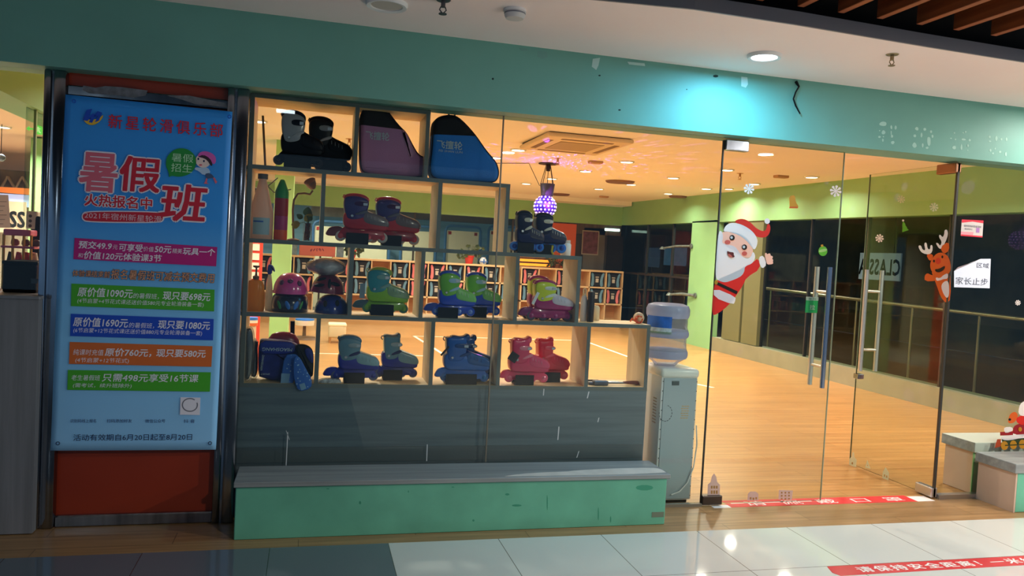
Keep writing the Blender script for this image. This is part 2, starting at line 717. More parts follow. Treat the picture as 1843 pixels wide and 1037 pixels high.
# solid green panel in the right wall, two olive panels nearer, low ledge
def ypx(px, z=1.3):
    lo, hi = 0.0, 13.0
    p = lambda y: 0
    for _ in range(50):
        m_ = (lo + hi) / 2
        d = Vector((XR, m_, z)) - CAM
        x = IW / 2 + FPX * d.dot(R_) / d.dot(F_)
        if x > px:
            lo = m_
        else:
            hi = m_
    return (lo + hi) / 2


M_olive = mat('olive_panel', (108, 108, 70), 0.55, var=0.06, vscale=2)
M_ledge = mat('grey_green_ledge', (142, 140, 112), 0.45, var=0.08, vscale=4)
sbox('wall_right', M_green, XR, XR + .12, ypx(1286), ypx(1240), 0.0, 2.36)
sbox('wall_right', M_olive, XR + .02, XR + .12, ypx(1334), ypx(1303), 0.25, 2.34)
sbox('wall_right', M_olive, XR + .02, XR + .12, ypx(1366), ypx(1338), 0.25, 2.34)
sbox('baseboard_right', M_ledge, XR, XR + .25, 0.15, ypx(1287), 0.0, 0.24)
sbox('baseboard_right', M_ledge, XR, XR + .25, ypx(1239), YB, 0.0, 0.12)
M_mull = mat('dark_window_frame', (58, 56, 52), 0.4, metal=0.4)
wy = [0.15, ypx(1690), ypx(1545), ypx(1445), ypx(1366)]
n = 2
for a, b in zip(wy[:-1], wy[1:]):
    w = thing('window_%d' % n, None, None, (XR + .1, (a + b) / 2, .24), kind='structure')
    build('glass', MB().box(XR + .1, XR + .108, min(a, b) + .01, max(a, b) - .01, .24, 2.3), M_glass2, w)
    build('frame', MB().box(XR + .08, XR + .13, b - .012, b + .012, .24, 2.3), M_mull, w)
    n += 1
w = thing('window_%d' % n, None, None, (XR + .1, (ypx(1240) + YB) / 2, .12), kind='structure')
build('glass', MB().box(XR + .1, XR + .108, ypx(1240), YB, .12, 2.36), M_glass2, w)
build('frame', MB().box(XR + .08, XR + .13, ypx(1200) - .02, ypx(1200) + .02, .12, 2.36).box(XR + .08, XR + .13, ypx(1155) - .02, ypx(1155) + .02, .12, 2.36)
      .box(XR + .085, XR + .125, ypx(1240), YB, 1.24, 1.28), M_mull, w)
n += 1
# back wall glazing: a window band to the left of a dark door
hz = 2.22
for x0, x1 in ((XL, 0.2), (0.2, 2.2), (2.2, 4.45)):
    w = thing('window_%d' % n, None, None, ((x0 + x1) / 2, YB + .05, 0), kind='structure')
    build('glass', MB().box(x0 + .02, x1 - .02, YB + .05, YB + .058, 0, 2.36), M_glass2, w)
    build('frame', MB().box(x1 - .02, x1 + .02, YB + .03, YB + .08, 0, 2.36), M_mull, w)
    n += 1

# ------------------------------------------------------------------ glazed shop front
def pane(i, *a):
    return struct(build('window_%d' % i, MB().box(*a), M_glass, base=False))


g1 = pane(20, -.343, 1.030, 0, .008, .30, 2.30)
g2 = pane(21, 1.038, 2.430, 0, .008, .02, 2.30)
g3 = pane(22, 4.205, 8.0, 0, .008, .03, 2.30)
g4 = pane(23, -4.0, -1.32, 0, .008, 1.205, 2.30)
M_seam = mat('silicone_seam', (120, 112, 96), 0.4)
sbox('trim_2', M_seam, 1.030, 1.038, 0.0, .008, .30, 2.30)
sbox('trim_3', M_seam, 2.031, 2.436, -.012, .02, 0.0, .018)
sbox('trim_4', M_alu, 4.215, 4.62, -.02, .03, 0.0, .03)
# scratches on the lower glass
M_scratch = mat('white_scratch', (200, 205, 205), 0.7)
mb = MB()
for (x0, y0), (x1, y1), wpx in (((518, 778), (515, 838), 1.6), ((515, 775), (521, 792), 1), ((769, 800), (768, 830), 1.6), ((1006, 768), (1004, 792), 1.8),
                                ((979, 700), (978, 712), 1.6), ((1060, 705), (1057, 717), 1.8), ((1078, 752), (1076, 760), 1.6), ((1042, 812), (1038, 824), 1.4)):
    poly_y(mb, [(x0 - wpx / 2, y0), (x0 + wpx / 2, y0), (x1 + wpx / 2, y1), (x1 - wpx / 2, y1)], -.0005, .0005)
build('scratch', mb, M_scratch, g1)


def patch(name, x0, x1, y0, y1, z0, z1, m, parent):
    return build(name, MB().box(x0, x1, y0, y1, z0, z1, bev=.006, seg=2), m, parent)


M_fit = mat('dark_steel_fitting', (92, 84, 80), 0.3, metal=0.9)
# closed leaf
d1 = thing('door_1', None, None, (2.87, 0, 0.01), kind='structure')
build('glass', MB().box(2.438, 3.300, 0, .010, .012, 2.285), M_glassdoor, d1)
patch('patch_fitting', 2.44, 2.60, -.018, .028, 2.225, 2.292, M_steel, d1)
patch('patch_fitting', 2.436, 2.572, -.018, .028, .008, .068, M_fit, d1)
build('edge_strip', MB().box(2.430, 2.438, -.001, .011, .012, 2.285), M_mull, d1)
M_edge = mat('glass_edge', (146, 160, 136), 0.2)
build('glass_edge', MB().box(3.298, 3.302, .0, .010, .012, 2.285), M_edge, d1)


def pull(x, y, z0, z1, m, parent, stand, ax):
    """long tube handle with grip sleeve; stand-offs reach along ax to the glass"""
    h = build('door_handle', MB().tube([(x, y, z0), (x, y, z1)], .016, 14), m, parent, smooth=True)
    return h


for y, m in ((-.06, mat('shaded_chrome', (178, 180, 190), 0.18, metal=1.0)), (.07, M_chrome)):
    h = pull(3.205, y, .765, 1.54, m, d1, 0, 'y')
    build('stand_off', MB().tube([(3.205, y, 1.38), (3.205, 0.005, 1.38)], .010, 10).tube([(3.205, y, .90), (3.205, .005, .90)], .010, 10), M_chrome, h, smooth=True)
# leaf standing open, swung inwards
d2 = thing('door_2', None, None, (4.19, .43, .01), kind='structure')
build('glass', MB().box(4.184, 4.194, .012, .86, .012, 2.285), M_glassdoor, d2)
build('glass_edge', MB().box(4.184, 4.194, .86, .864, .012, 2.285), M_edge, d2)
build('edge_strip', MB().box(4.182, 4.198, -.004, .012, .012, 2.285), M_mull, d2)
patch('patch_fitting', 4.166, 4.212, -.004, .17, 2.222, 2.290, mat('copper_fitting', (150, 108, 84), 0.28, metal=0.9), d2)
patch('patch_fitting', 4.166, 4.212, -.004, .15, .008, .075, M_alu, d2)
for x, m in ((4.12, M_chrome), (4.255, M_chrome)):
    h = pull(x, .735, .765, 1.545, m, d2, 0, 'x')
    build('stand_off', MB().tube([(x, .735, 1.38), (4.189, .735, 1.38)], .010, 10).tube([(x, .735, .93), (4.189, .735, .93)], .010, 10), M_chrome, h, smooth=True)
build('door_lock', MB().box(4.16, 4.214, .80, .86, .69, .73, bev=.004), M_steel, d2)

# steel posts and the banner frame with its orange boards
for nm, x0, x1, lb in (('trim_5', -1.305, -1.205, 'fluted steel post at the left of the banner'), ('trim_6', -.452, -.343, 'fluted steel post between the banner and the shelves')):
    w = x1 - x0
    mb = MB()
    mb.box(x0, x0 + w * .34, -.05, .05, 0, 2.30, bev=.01, seg=2)
    mb.box(x0 + w * .34, x0 + w * .44, -.035, .04, 0, 2.30)
    mb.box(x0 + w * .44, x1, -.05, .05, 0, 2.30, bev=.01, seg=2)
    o = struct(build(nm, mb, M_steel, smooth=True, angle=30, base=False))
    o['label'] = lb
bp = thing('banner_board', 'orange-red board set in a steel frame behind the blue banner', 'panel', (-.83, 0, 0))
build('panel', MB().box(-1.206, -.450, .0, .02, .05, 2.30), M_orange, bp)
build('rail', MB().box(-1.206, -.450, -.03, .0, .0, .06, bev=.006), M_steel, bp)
mb = MB().box(-1.206, -.450, -.025, .0, 2.185, 2.235, bev=.005)
build('rail', mb, M_steel, bp)
M_torn = mat('torn_paper', (122, 122, 128), 0.8, var=.3, vscale=30)
mb = MB()
for pts in ([(150, 154), (172, 158), (190, 155), (220, 157), (266, 163), (262, 172), (240, 176), (215, 172), (186, 170), (160, 168), (148, 162)],
            [(300, 172), (340, 172), (392, 183), (414, 186), (412, 194), (380, 190), (352, 188), (330, 180)]):
    poly_y(mb, pts, -.0255, .001)
build('torn_paper', mb, M_torn, bp)

# ------------------------------------------------------------------ lamps
def downlight(x, y, z, r, label, lens, color, power, lit=True, group=None, tilt=None):
    t = thing('downlight', label, 'ceiling light', (x, y, z - .02), group)
    build('trim_ring', MB().lathe([(r * .86, .018), (r * .9, .004), (r * 1.12, .0), (r * 1.18, .012), (r * 1.18, .02)], (x, y, z - .02), 28), M_white, t, smooth=True)
    build('lens', MB().lathe([(0, .0), (r * .88, .0), (r * .88, .006), (0, .006)], (x, y, z - .012), 28), lens, t)
    if lit:
        l = lamp('light', (0, 0, -.006), power, color, size=r * 1.7, spread=PI * .84 if lens is M_lens else PI)
        l.parent = t
    return t


downlight(2.357, -.52, 2.675, .078, 'bright cool-white round downlight in the outer ceiling above the glass doors', M_lenscool, (.20, .66, 1.0), 22.0)
downlight(.301, -.56, 2.675, .085, 'unlit round downlight in the outer ceiling above the pink bag', M_lensoff, COOL, 0, lit=False)
# unseen lamps added out of the frame to light the walkway
for x, y, pw in ((4.9, -.55, 18), (4.6, -3.0, 112), (2.2, -4.6, 76), (6.8, -2.2, 84), (-2.5, -5.5, 10)):
    downlight(x, y, 2.675 if y > -1 else 2.74, .08, 'added walkway downlight out of view, %s' % ('over the open door', 'two paces out from the open door', 'behind the viewer', 'at the far right', 'at the far left')[(4.9, 4.6, 2.2, 6.8, -2.5).index(x)], M_lenscool, NEUT if x > 1 else COOL, pw)

RL = [((932.6, 269), 'rink downlight just left of the air conditioner'),
      ((891, 283), 'rink downlight beside the shoulder of the blue bag'),
      ((1128, 290.5), 'rink downlight at the right-hand corner of the air conditioner'),
      ((1054, 307.5), 'rink downlight straight below the air conditioner panel'),
      ((993, 321), 'rink downlight behind the cords of the hanging ball'),
      ((947, 330), 'rink downlight left of the hanging ball basket'),
      ((1078, 339.5), 'rink downlight between the hanging ball and the round ceiling vent'),
      ((1136, 331.5), 'rink downlight beside the round ceiling vent'),
      ((1211.6, 319.5), 'large rink downlight left of the closed glass door'),
      ((1202.7, 348), 'rink downlight next to the dark slot at the green bulkhead'),
      ((1271, 339), 'rink downlight close to the green bulkhead left of the door edge'),
      ((1308, 305), 'rink downlight at the hinge edge of the closed door'),
      ((1357, 330.5), 'rink downlight touching the left snowflake sticker'),
      ((1461, 318), 'brightest rink downlight above the two door pulls'),
      ((1312, 339.3), 'flat rink downlight below the door-edge downlight'),
      ((1609, 319), 'flat rink downlight over the bulkhead, seen past the open door')]


def ceil_pt(px, py, dz=0):
    z = 2.8
    for _ in range(30):
        p = PZ(px, py, z)
        z = CZ(p.y) + dz
    return p


for (px, py), lb in RL:
    p = ceil_pt(px, py)
    d = (p - CAM).dot(F_)
    downlight(p.x, min(p.y, 12.2), CZ(min(p.y, 12.2)), .085 if px not in (1312, 1609) else .07, lb, M_lens, WARM, P_RINK * (.4 if p.x > 6.15 else 1))
for i, (x, y) in enumerate(((-.9, 2.2), (6.0, 1.0), (0.6, 2.0), (2.6, 1.6), (5.6, 2.4), (-.6, 4.4), (.8, 6.6), (-.4, 9.4), (1.6, 10.2), (3.4, 11.4))):  # unseen downlights added, the first two to brighten the green bulkheads
    downlight(x, y, CZ(y), .085, 'added rink downlight hidden from view, %s from the shop front' % ORD[i], M_lens, WARM, P_RINK)
# ================================================================== banner
M_sheet = bpy.data.materials.new('banner_vinyl')
M_sheet.use_nodes = True
nt = M_sheet.node_tree
bs = nt.nodes['Principled BSDF']
bs.inputs['Roughness'].default_value = 0.42
tc = nt.nodes.new('ShaderNodeTexCoord')
sp = nt.nodes.new('ShaderNodeSeparateXYZ')
nt.links.new(tc.outputs['Object'], sp.inputs[0])
mr = nt.nodes.new('ShaderNodeMapRange')
mr.inputs['From Min'].default_value = 0.0
mr.inputs['From Max'].default_value = 1.78
nt.links.new(sp.outputs['Z'], mr.inputs['Value'])
rp = nt.nodes.new('ShaderNodeValToRGB')
el = rp.color_ramp.elements
el[0].position, el[0].color = 0.0, lin((156, 214, 255))
el[1].position, el[1].color = 1.0, lin((50, 154, 242))
e2 = rp.color_ramp.elements.new(0.42)
e2.color = lin((130, 204, 255))
e3 = rp.color_ramp.elements.new(0.68)
e3.color = lin((54, 158, 244))
nt.links.new(mr.outputs[0], rp.inputs[0])
nt.links.new(rp.outputs[0], bs.inputs['Base Color'])
YS = -.062
ban = thing('banner', 'tall blue printed banner for a skating summer class hung between steel posts', 'banner', ((-.83), YS, .400))
mb = MB()
nx, nz = 26, 40
c00, c10, c01, c11 = (-1.224, .404), (-.441, .401), (-1.204, 2.181), (-.424, 2.172)
grid = []
for j in range(nz + 1):
    v = j / nz
    row = []
    for i in range(nx + 1):
        u = i / nx
        x = (c00[0] * (1 - u) + c10[0] * u) * (1 - v) + (c01[0] * (1 - u) + c11[0] * u) * v
        z = (c00[1] * (1 - u) + c10[1] * u) * (1 - v) + (c01[1] * (1 - u) + c11[1] * u) * v
        eu = abs(u - .5) * 2
        y = YS + .0035 * math.sin(v * 7 + 1.2) * eu ** 3 + .002 * math.sin(v * 19) * eu ** 6
        row.append(mb.bm.verts.new((x, y + .002, z)))
    grid.append(row)
for j in range(nz):
    for i in range(nx):
        mb.bm.faces.new((grid[j][i], grid[j][i + 1], grid[j + 1][i + 1], grid[j + 1][i]))
sheet = build('sheet', mb, M_sheet, ban, smooth=True)
sm = sheet.modifiers.new('thickness', 'SOLIDIFY')
sm.thickness = .0015
YT = YS - .0035
M_red = mat('print_red', (214, 34, 58), 0.45)
M_redlite = mat('print_rose', (232, 110, 130), 0.45)
M_pw = mat('print_white', (244, 240, 248), 0.45)
M_mag = mat('print_magenta', (196, 30, 128), 0.45)
M_pgreen = mat('print_green', (74, 176, 40), 0.45)
M_pblue = mat('print_blue', (24, 78, 200), 0.45)
M_porange = mat('print_orange', (224, 110, 44), 0.45)
M_navy = mat('print_navy', (20, 30, 80), 0.45)
M_tan = mat('print_tan', (230, 168, 130), 0.45)
M_skin = mat('print_skin', (250, 224, 214), 0.45)
M_bub = mat('print_bubble_green', (36, 150, 60), 0.45)
M_yel = mat('print_yellow', (244, 196, 60), 0.45)
M_hpink = mat('print_pink', (226, 100, 190), 0.45)
M_dkbrown = mat('print_dark_brown', (62, 34, 48), 0.45)


def T(body, pl, pr, h, m, off=0.0, sh=0.0, Y=YT, outline=None, ow=.03, name='lettering', parent=None, **k):
    if outline:
        e = ow * 1.3 * h
        text_y(name, body, (pl[0] - e, pl[1]), (pr[0] + e, pr[1]), h + 2 * e, Y + .0003, outline, parent or ban, off + ow, sh, **k)
    return text_y(name, body, pl, pr, h, Y, m, parent or ban, off, sh, **k)


def shape(name, pts, m, Y=YT + .0008, parent=None):
    return build(name, poly_y(MB(), pts, Y, .0004), m, parent or ban)


# logo: blue italic h over a yellow swoosh
shape('logo', chaikin([(147, 211), (160, 216), (178, 214), (187, 205), (183, 216), (170, 226), (156, 224)], 2), M_yel)
shape('logo', [(156, 198), (166, 196), (160, 210), (168, 204), (172, 208), (166, 221), (160, 220), (164, 211), (157, 218), (149, 216)], M_pblue, YT)
shape('logo', [(170, 206), (176, 200), (184, 203), (178, 217), (171, 220), (177, 207), (171, 213)], M_pblue, YT)
T('新星轮滑俱乐部', (195, 215), (401, 238), 25, M_red, .012, spacing=1.35)
T('暑', (142, 309), (212, 312), 71, M_redlite, .022, .05, outline=M_pw, ow=.03)
T('假', (215, 312), (288, 316), 64, M_red, .022, .05, outline=M_pw, ow=.03)
T('班', (286, 363), (373, 368), 68, M_red, .024, .08, outline=M_pw, ow=.03)
T('火热报名中', (152, 362), (274, 364), 22, M_red, .02, outline=M_pw, ow=.05)
pill = [(158, 381), (286, 382), (293, 387), (293, 396), (286, 400), (158, 399), (149, 394), (149, 386)]
shape('pill', chaikin([(156, 379), (287, 380), (296, 386), (296, 397), (287, 402), (156, 401), (147, 395), (147, 385)], 2), M_pw, YT + .0012)
shape('pill', chaikin(pill, 2), M_red, YT + .0006)
T('2021年宿州新星轮滑', (152, 390), (291, 392), 12, mat('print_pale_rose', (240, 196, 206), .45), .006, Y=YT - .0002)
shape('speech_bubble', chaikin([(300, 281), (316, 267), (337, 267), (352, 280), (354, 296), (344, 313), (324, 319), (308, 316), (304, 320), (304, 311), (298, 298)], 2), M_bub)
T('暑假', (309, 283), (348, 286), 15, mat('print_pale_green', (196, 236, 196), .45), -.005)
T('招生', (308, 301), (346, 304), 15, MATS['print_pale_green'], -.005)
# small cartoon child with a helmet
kid = shape('printed_child', ellipse(366, 289, 14, 13, 20), M_skin)
shape('helmet', chaikin([(354, 283), (360, 273), (374, 272), (388, 280), (389, 292), (384, 297), (376, 286)], 2), M_hpink, YT, kid)
shape('hair', chaikin([(355, 283), (366, 278), (378, 285), (383, 296), (380, 300), (373, 288), (362, 283)], 1), M_dkbrown, YT - .0005, kid)
for x, y in ((357, 286), (367, 290)):
    shape('eye', ellipse(x, y, 1.6, 2.2, 10), M_navy, YT - .0005, kid)
shape('mouth', ellipse(361, 297, 3, 1.6, 10), M_redlite, YT - .0005, kid)
shape('shirt', chaikin([(362, 302), (374, 301), (380, 312), (366, 316), (358, 308), (350, 305), (352, 301)], 1), mat('print_pale_blue', (190, 214, 240), .45), YT, kid)
shape('shorts', chaikin([(368, 313), (378, 311), (387, 320), (378, 321), (372, 322)], 1), mat('print_slate', (70, 90, 130), .45), YT - .0004, kid)
shape('leg', chaikin([(371, 320), (374, 320), (372, 330), (378, 331), (366, 331), (369, 328)], 1), M_redlite, YT, kid)
shape('leg', chaikin([(382, 318), (387, 320), (390, 327), (392, 326), (388, 332), (385, 324)], 1), M_redlite, YT, kid)


def bar(c, m, rows):
    b = shape('price_bar', c, m)
    for body, pl, pr, h, off, mm in rows:
        T(body, pl, pr, h, mm, off, .12, YT, parent=b)


k2 = lambda x, y: (80 + x * .2894, 400 + y * .2893)
k3 = lambda x, y: (80 + x * .3666, 600 + y * .3664)
B, s_ = .018, .0
bar([k2(188, 98), k2(1075, 155), k2(1068, 275), k2(180, 230)], M_mag, [
    ('预交49.9', k2(212, 140), k2(420, 147), 14, B, M_pw), ('元', k2(424, 155), k2(455, 156), 8, s_, M_pw), ('可享受', k2(465, 156), k2(612, 162), 14, B, M_pw),
    ('价值', k2(615, 167), k2(680, 168), 9, s_, M_pw), ('50元', k2(685, 168), k2(790, 172), 13, B, M_pw), ('精美', k2(795, 178), k2(855, 180), 9, s_, M_pw),
    ('玩具一个', k2(860, 180), k2(1062, 188), 13, B, M_pw), ('和', k2(208, 206), k2(240, 207), 8, s_, M_pw), ('价值120元体验课3节', k2(245, 208), k2(730, 222), 14, B, M_pw)])
T('体验课结束前', k2(175, 315), k2(408, 328), 12, M_tan, .006, .1, outline=M_dkbrown, ow=.03)
T('报名暑假班可减去预交费用', k2(413, 322), k2(1058, 350), 18, M_tan, .006, .1, outline=M_dkbrown, ow=.025)
bar([k2(168, 382), k2(1058, 420), k2(1055, 555), k2(165, 522)], M_pgreen, [
    ('原价值1090元', k2(205, 434), k2(550, 444), 17, B, M_pw), ('的暑假班，', k2(552, 458), k2(712, 462), 10, s_, M_pw), ('现只要698元', k2(735, 458), k2(1032, 466), 15, B, M_pw),
    ('(4节启蒙+4节花式课还送价值580元专业轮滑装备一套)', k2(205, 487), k2(990, 518), 10, .004, M_pw)])
bar([k2(165, 570), k2(1053, 603), k2(1048, 735), k2(160, 708)], M_pblue, [
    ('原价值1690元', k2(178, 618), k2(520, 630), 17, B, M_pw), ('的暑假班，', k2(525, 640), k2(682, 646), 10, s_, M_pw), ('现只要1080元', k2(705, 636), k2(1030, 646), 15, B, M_pw),
    ('(6节启蒙+12节花式课还送价值880元专业轮滑装备一套)', k2(180, 674), k2(980, 693), 10, .004, M_pw)])
bar([k2(157, 745), k2(1045, 772), k2(1038, 900), k2(153, 882)], M_porange, [
    ('纯课时充值', k2(178, 808), k2(368, 812), 11, s_, M_pw), ('原价760元，', k2(375, 808), k2(665, 815), 15, B, M_pw), ('现只要580元', k2(695, 814), k2(1003, 820), 14, B, M_pw),
    ('(4节启蒙+12节花式)', k2(192, 860), k2(525, 864), 10, .004, M_pw)])
bar([k3(115, 180), k3(817, 192), k3(812, 287), k3(112, 278)], M_pgreen, [
    ('老生暑假班', k3(132, 218), k3(274, 219), 10, s_, M_pw), ('只需498元享受16节课', k3(282, 217), k3(755, 222), 15, .012, M_pw), ('(需考试，续升班除外)', k3(140, 256), k3(428, 260), 9, s_, M_pw)])
shape('white_card', [k3(668, 314), k3(766, 316), k3(763, 402), k3(665, 400)], M_pw)
mb = MB()
a = ellipse(k3(714, 352)[0], k3(714, 352)[1], 14.5, 12.5, 36)
b_ = ellipse(k3(714, 352)[0], k3(714, 352)[1], 12.5, 10.6, 36)
for i in range(36):
    if i in (31, 32, 33):
        continue
    j = (i + 1) % 36
    poly_y(mb, [a[i], a[j], b_[j], b_[i]], YT, .0003)
build('round_mark', mb, mat('print_grey', (120, 120, 130), .5), ban)
M_ptx = mat('print_dark_text', (30, 50, 110), .5)
T('识别码线上报名', k3(127, 430), k3(254, 431), 6.5, M_ptx, .0)
T('扫码添加好友', k3(306, 430), k3(430, 431), 6.5, M_ptx, .0)
T('微信公众号', k3(495, 430), k3(593, 432), 6.5, M_ptx, .0)
T('抖 音', k3(684, 431), k3(738, 432), 6.5, M_ptx, .0)
T('活动有效期自6月20日起至8月20日', k3(142, 511), k3(725, 511), 12, M_navy, .004)
for (x, y), m in (((133, 182), M_pblue), ((413, 210), M_pblue), (k3(66, 541), M_navy), (k3(813, 540), M_navy)):
    mb = MB()
    q = PY(x, y, YT)
    mb.tube([(q.x + .008 * math.cos(t * PI / 8), YT, q.z + .008 * math.sin(t * PI / 8)) for t in range(16)], .0018, 6, closed=True)
    build('eyelet', mb, m, ban, smooth=True)

# ================================================================== benches and counter
bn = thing('bench', 'long low green bench with a grey wood-grain top under the shelf window', 'bench', (.86, -.17, 0))
build('base', MB().box(-.316, 2.043, -.300, -.035, 0, .272, bev=.004), M_fascia_low, bn)
build('seat_top', MB().box(-.325, 2.056, -.316, -.014, .272, .298, bev=.003), M_ash, bn)
M_scuff = mat('dark_scuff', (62, 148, 118), .8)
mb = MB()
for x, y, rx, ry in ((930, 910, 9, 2), (815, 877, 2.5, 1), (1160, 878, 16, 5), (913, 890, 4, 2), (1077, 925, 1, 12), (1099, 935, 1, 6), (852, 937, 2, 2), (985, 905, 1, 14), (648, 905, 2, 3), (735, 885, 1, 2), (590, 880, 3, 1)):
    poly_y(mb, ellipse(x, y, rx, ry, 10), -.3005, .0003)
build('stain', mb, M_scuff, bn)
mb = MB().prism(chaikin([(1.06, -.300), (1.12, -.27), (1.25, -.235), (1.45, -.225), (1.52, -.20), (1.75, -.175), (2.0, -.17), (2.045, -.2), (2.045, -.300)], 1), lambda u, v, d: (u, v, d), .298, .2984)
build('worn_patch', mb, mat('worn_laminate', (206, 200, 190), .55, var=.08, vscale=12), bn)
build('patch', MB().box(1.96, 2.035, -.3015, -.300, .045, .075), mat('bare_board', (112, 124, 104), .8), bn)
b2 = thing('bench', 'green-fronted bench at the right edge outside the glass, beside the open door', 'bench', (5.6, -.17, 0))
build('base', MB().box(4.535, 8, -.318, -.02, 0, .262, bev=.004), M_fascia_low, b2)
build('end_panel', MB().box(4.522, 4.535, -.318, -.02, 0, .262), mat('pinkish_laminate', (200, 172, 152), .45, var=.05), b2)
build('seat_top', MB().box(4.50, 8, -.332, -.012, .262, .325, bev=.003), M_ash, b2)
b3 = thing('bench', 'pale bench with a white top inside the glass behind the green-fronted one', 'bench', (5.6, .2, 0))
build('base', MB().box(4.575, 8, .075, .335, 0, .30, bev=.004), MATS['pinkish_laminate'], b3)
build('seat_top', MB().box(4.555, 8, .05, .35, .30, .372, bev=.003), mat('white_laminate', (216, 214, 204), .4), b3)
build('edge_band', MB().box(4.553, 4.5555, .052, .348, .302, .370), M_ash, b3)
build('corner_strip', MB().box(4.568, 4.58, .07, .078, 0, .30), M_green, b3)

ct = thing('counter', 'grey wood-grain service counter at the left edge next to the steel post', 'counter', (-2.2, .2, 0))
M_ctr = wood_mat('grey_counter_laminate', (116, 116, 118), (140, 140, 142), 'Z', rough=.42, scale=.6)
build('body', MB().box(-4, -1.278, -.115, -.058, 0.005, 1.165).box(-4, -1.312, -.058, .50, .005, 1.165), M_ctr, ct)
build('worktop', MB().box(-4, -1.312, -.056, .52, 1.165, 1.182, bev=.003).box(-4, -1.272, -.122, -.056, 1.165, 1.182, bev=.003), M_ctr, ct)

# ================================================================== display shelf
YF, YR = .045, .325
sh = thing('display_shelf', 'stepped open display shelf of pale wood cubbies behind the shop window', 'shelf', (.85, .18, 0))
ZT = {0: 2.286, 1: 1.908, 2: 1.512, 3: 1.114, 4: .728}
XE = {0: .620, 1: 1.104, 2: 1.568, 3: 2.040, 4: 2.040}
for k, m in ((0, M_pale), (1, M_pale), (2, M_pale), (3, M_pale), (4, M_pale)):
    build('board', MB().box(-.345, XE[k], YF, YR, ZT[k] - .011, ZT[k] + .011), m, sh)
    build('edge_band', MB().box(-.346, XE[k] + .001, YF - .002, YF, ZT[k] - .0112, ZT[k] + .0112), mat('dim_edge_grey', (100, 106, 104), .5), sh)  # grey strip puts the dim light of the shelf front into the colour
DV = {1: (-.334, .216, .609), 2: (-.334, .052, .697, 1.093), 3: (-.334, .222, .619, 1.175, 1.557), 4: (-.334, .058, .695, 1.092, 1.641, 2.029)}
for r, xs in DV.items():
    for x in xs:
        build('divider', MB().box(x - .011, x + .011, YF, YR, ZT[r] + .011, ZT[r - 1] - .011), M_ashz, sh)
        build('edge_band', MB().box(x - .0112, x + .0112, YF - .002, YF, ZT[r] + .011, ZT[r - 1] - .011), MATS['dim_edge_grey'], sh)
build('cabinet', MB().box(-.345, 2.040, YF - .001, YR, .0, ZT[4] - .011), M_ashlow, sh)
build('plinth', MB().box(-.345, 2.03, YF - .006, YF - .001, .30, .385), mat('plinth_laminate', (86, 94, 98), .45), sh)


def zt(k):
    return ZT[k] + .011


# ================================================================== skates
M_clear = mat('translucent_wheel', (176, 170, 166), 0.25)


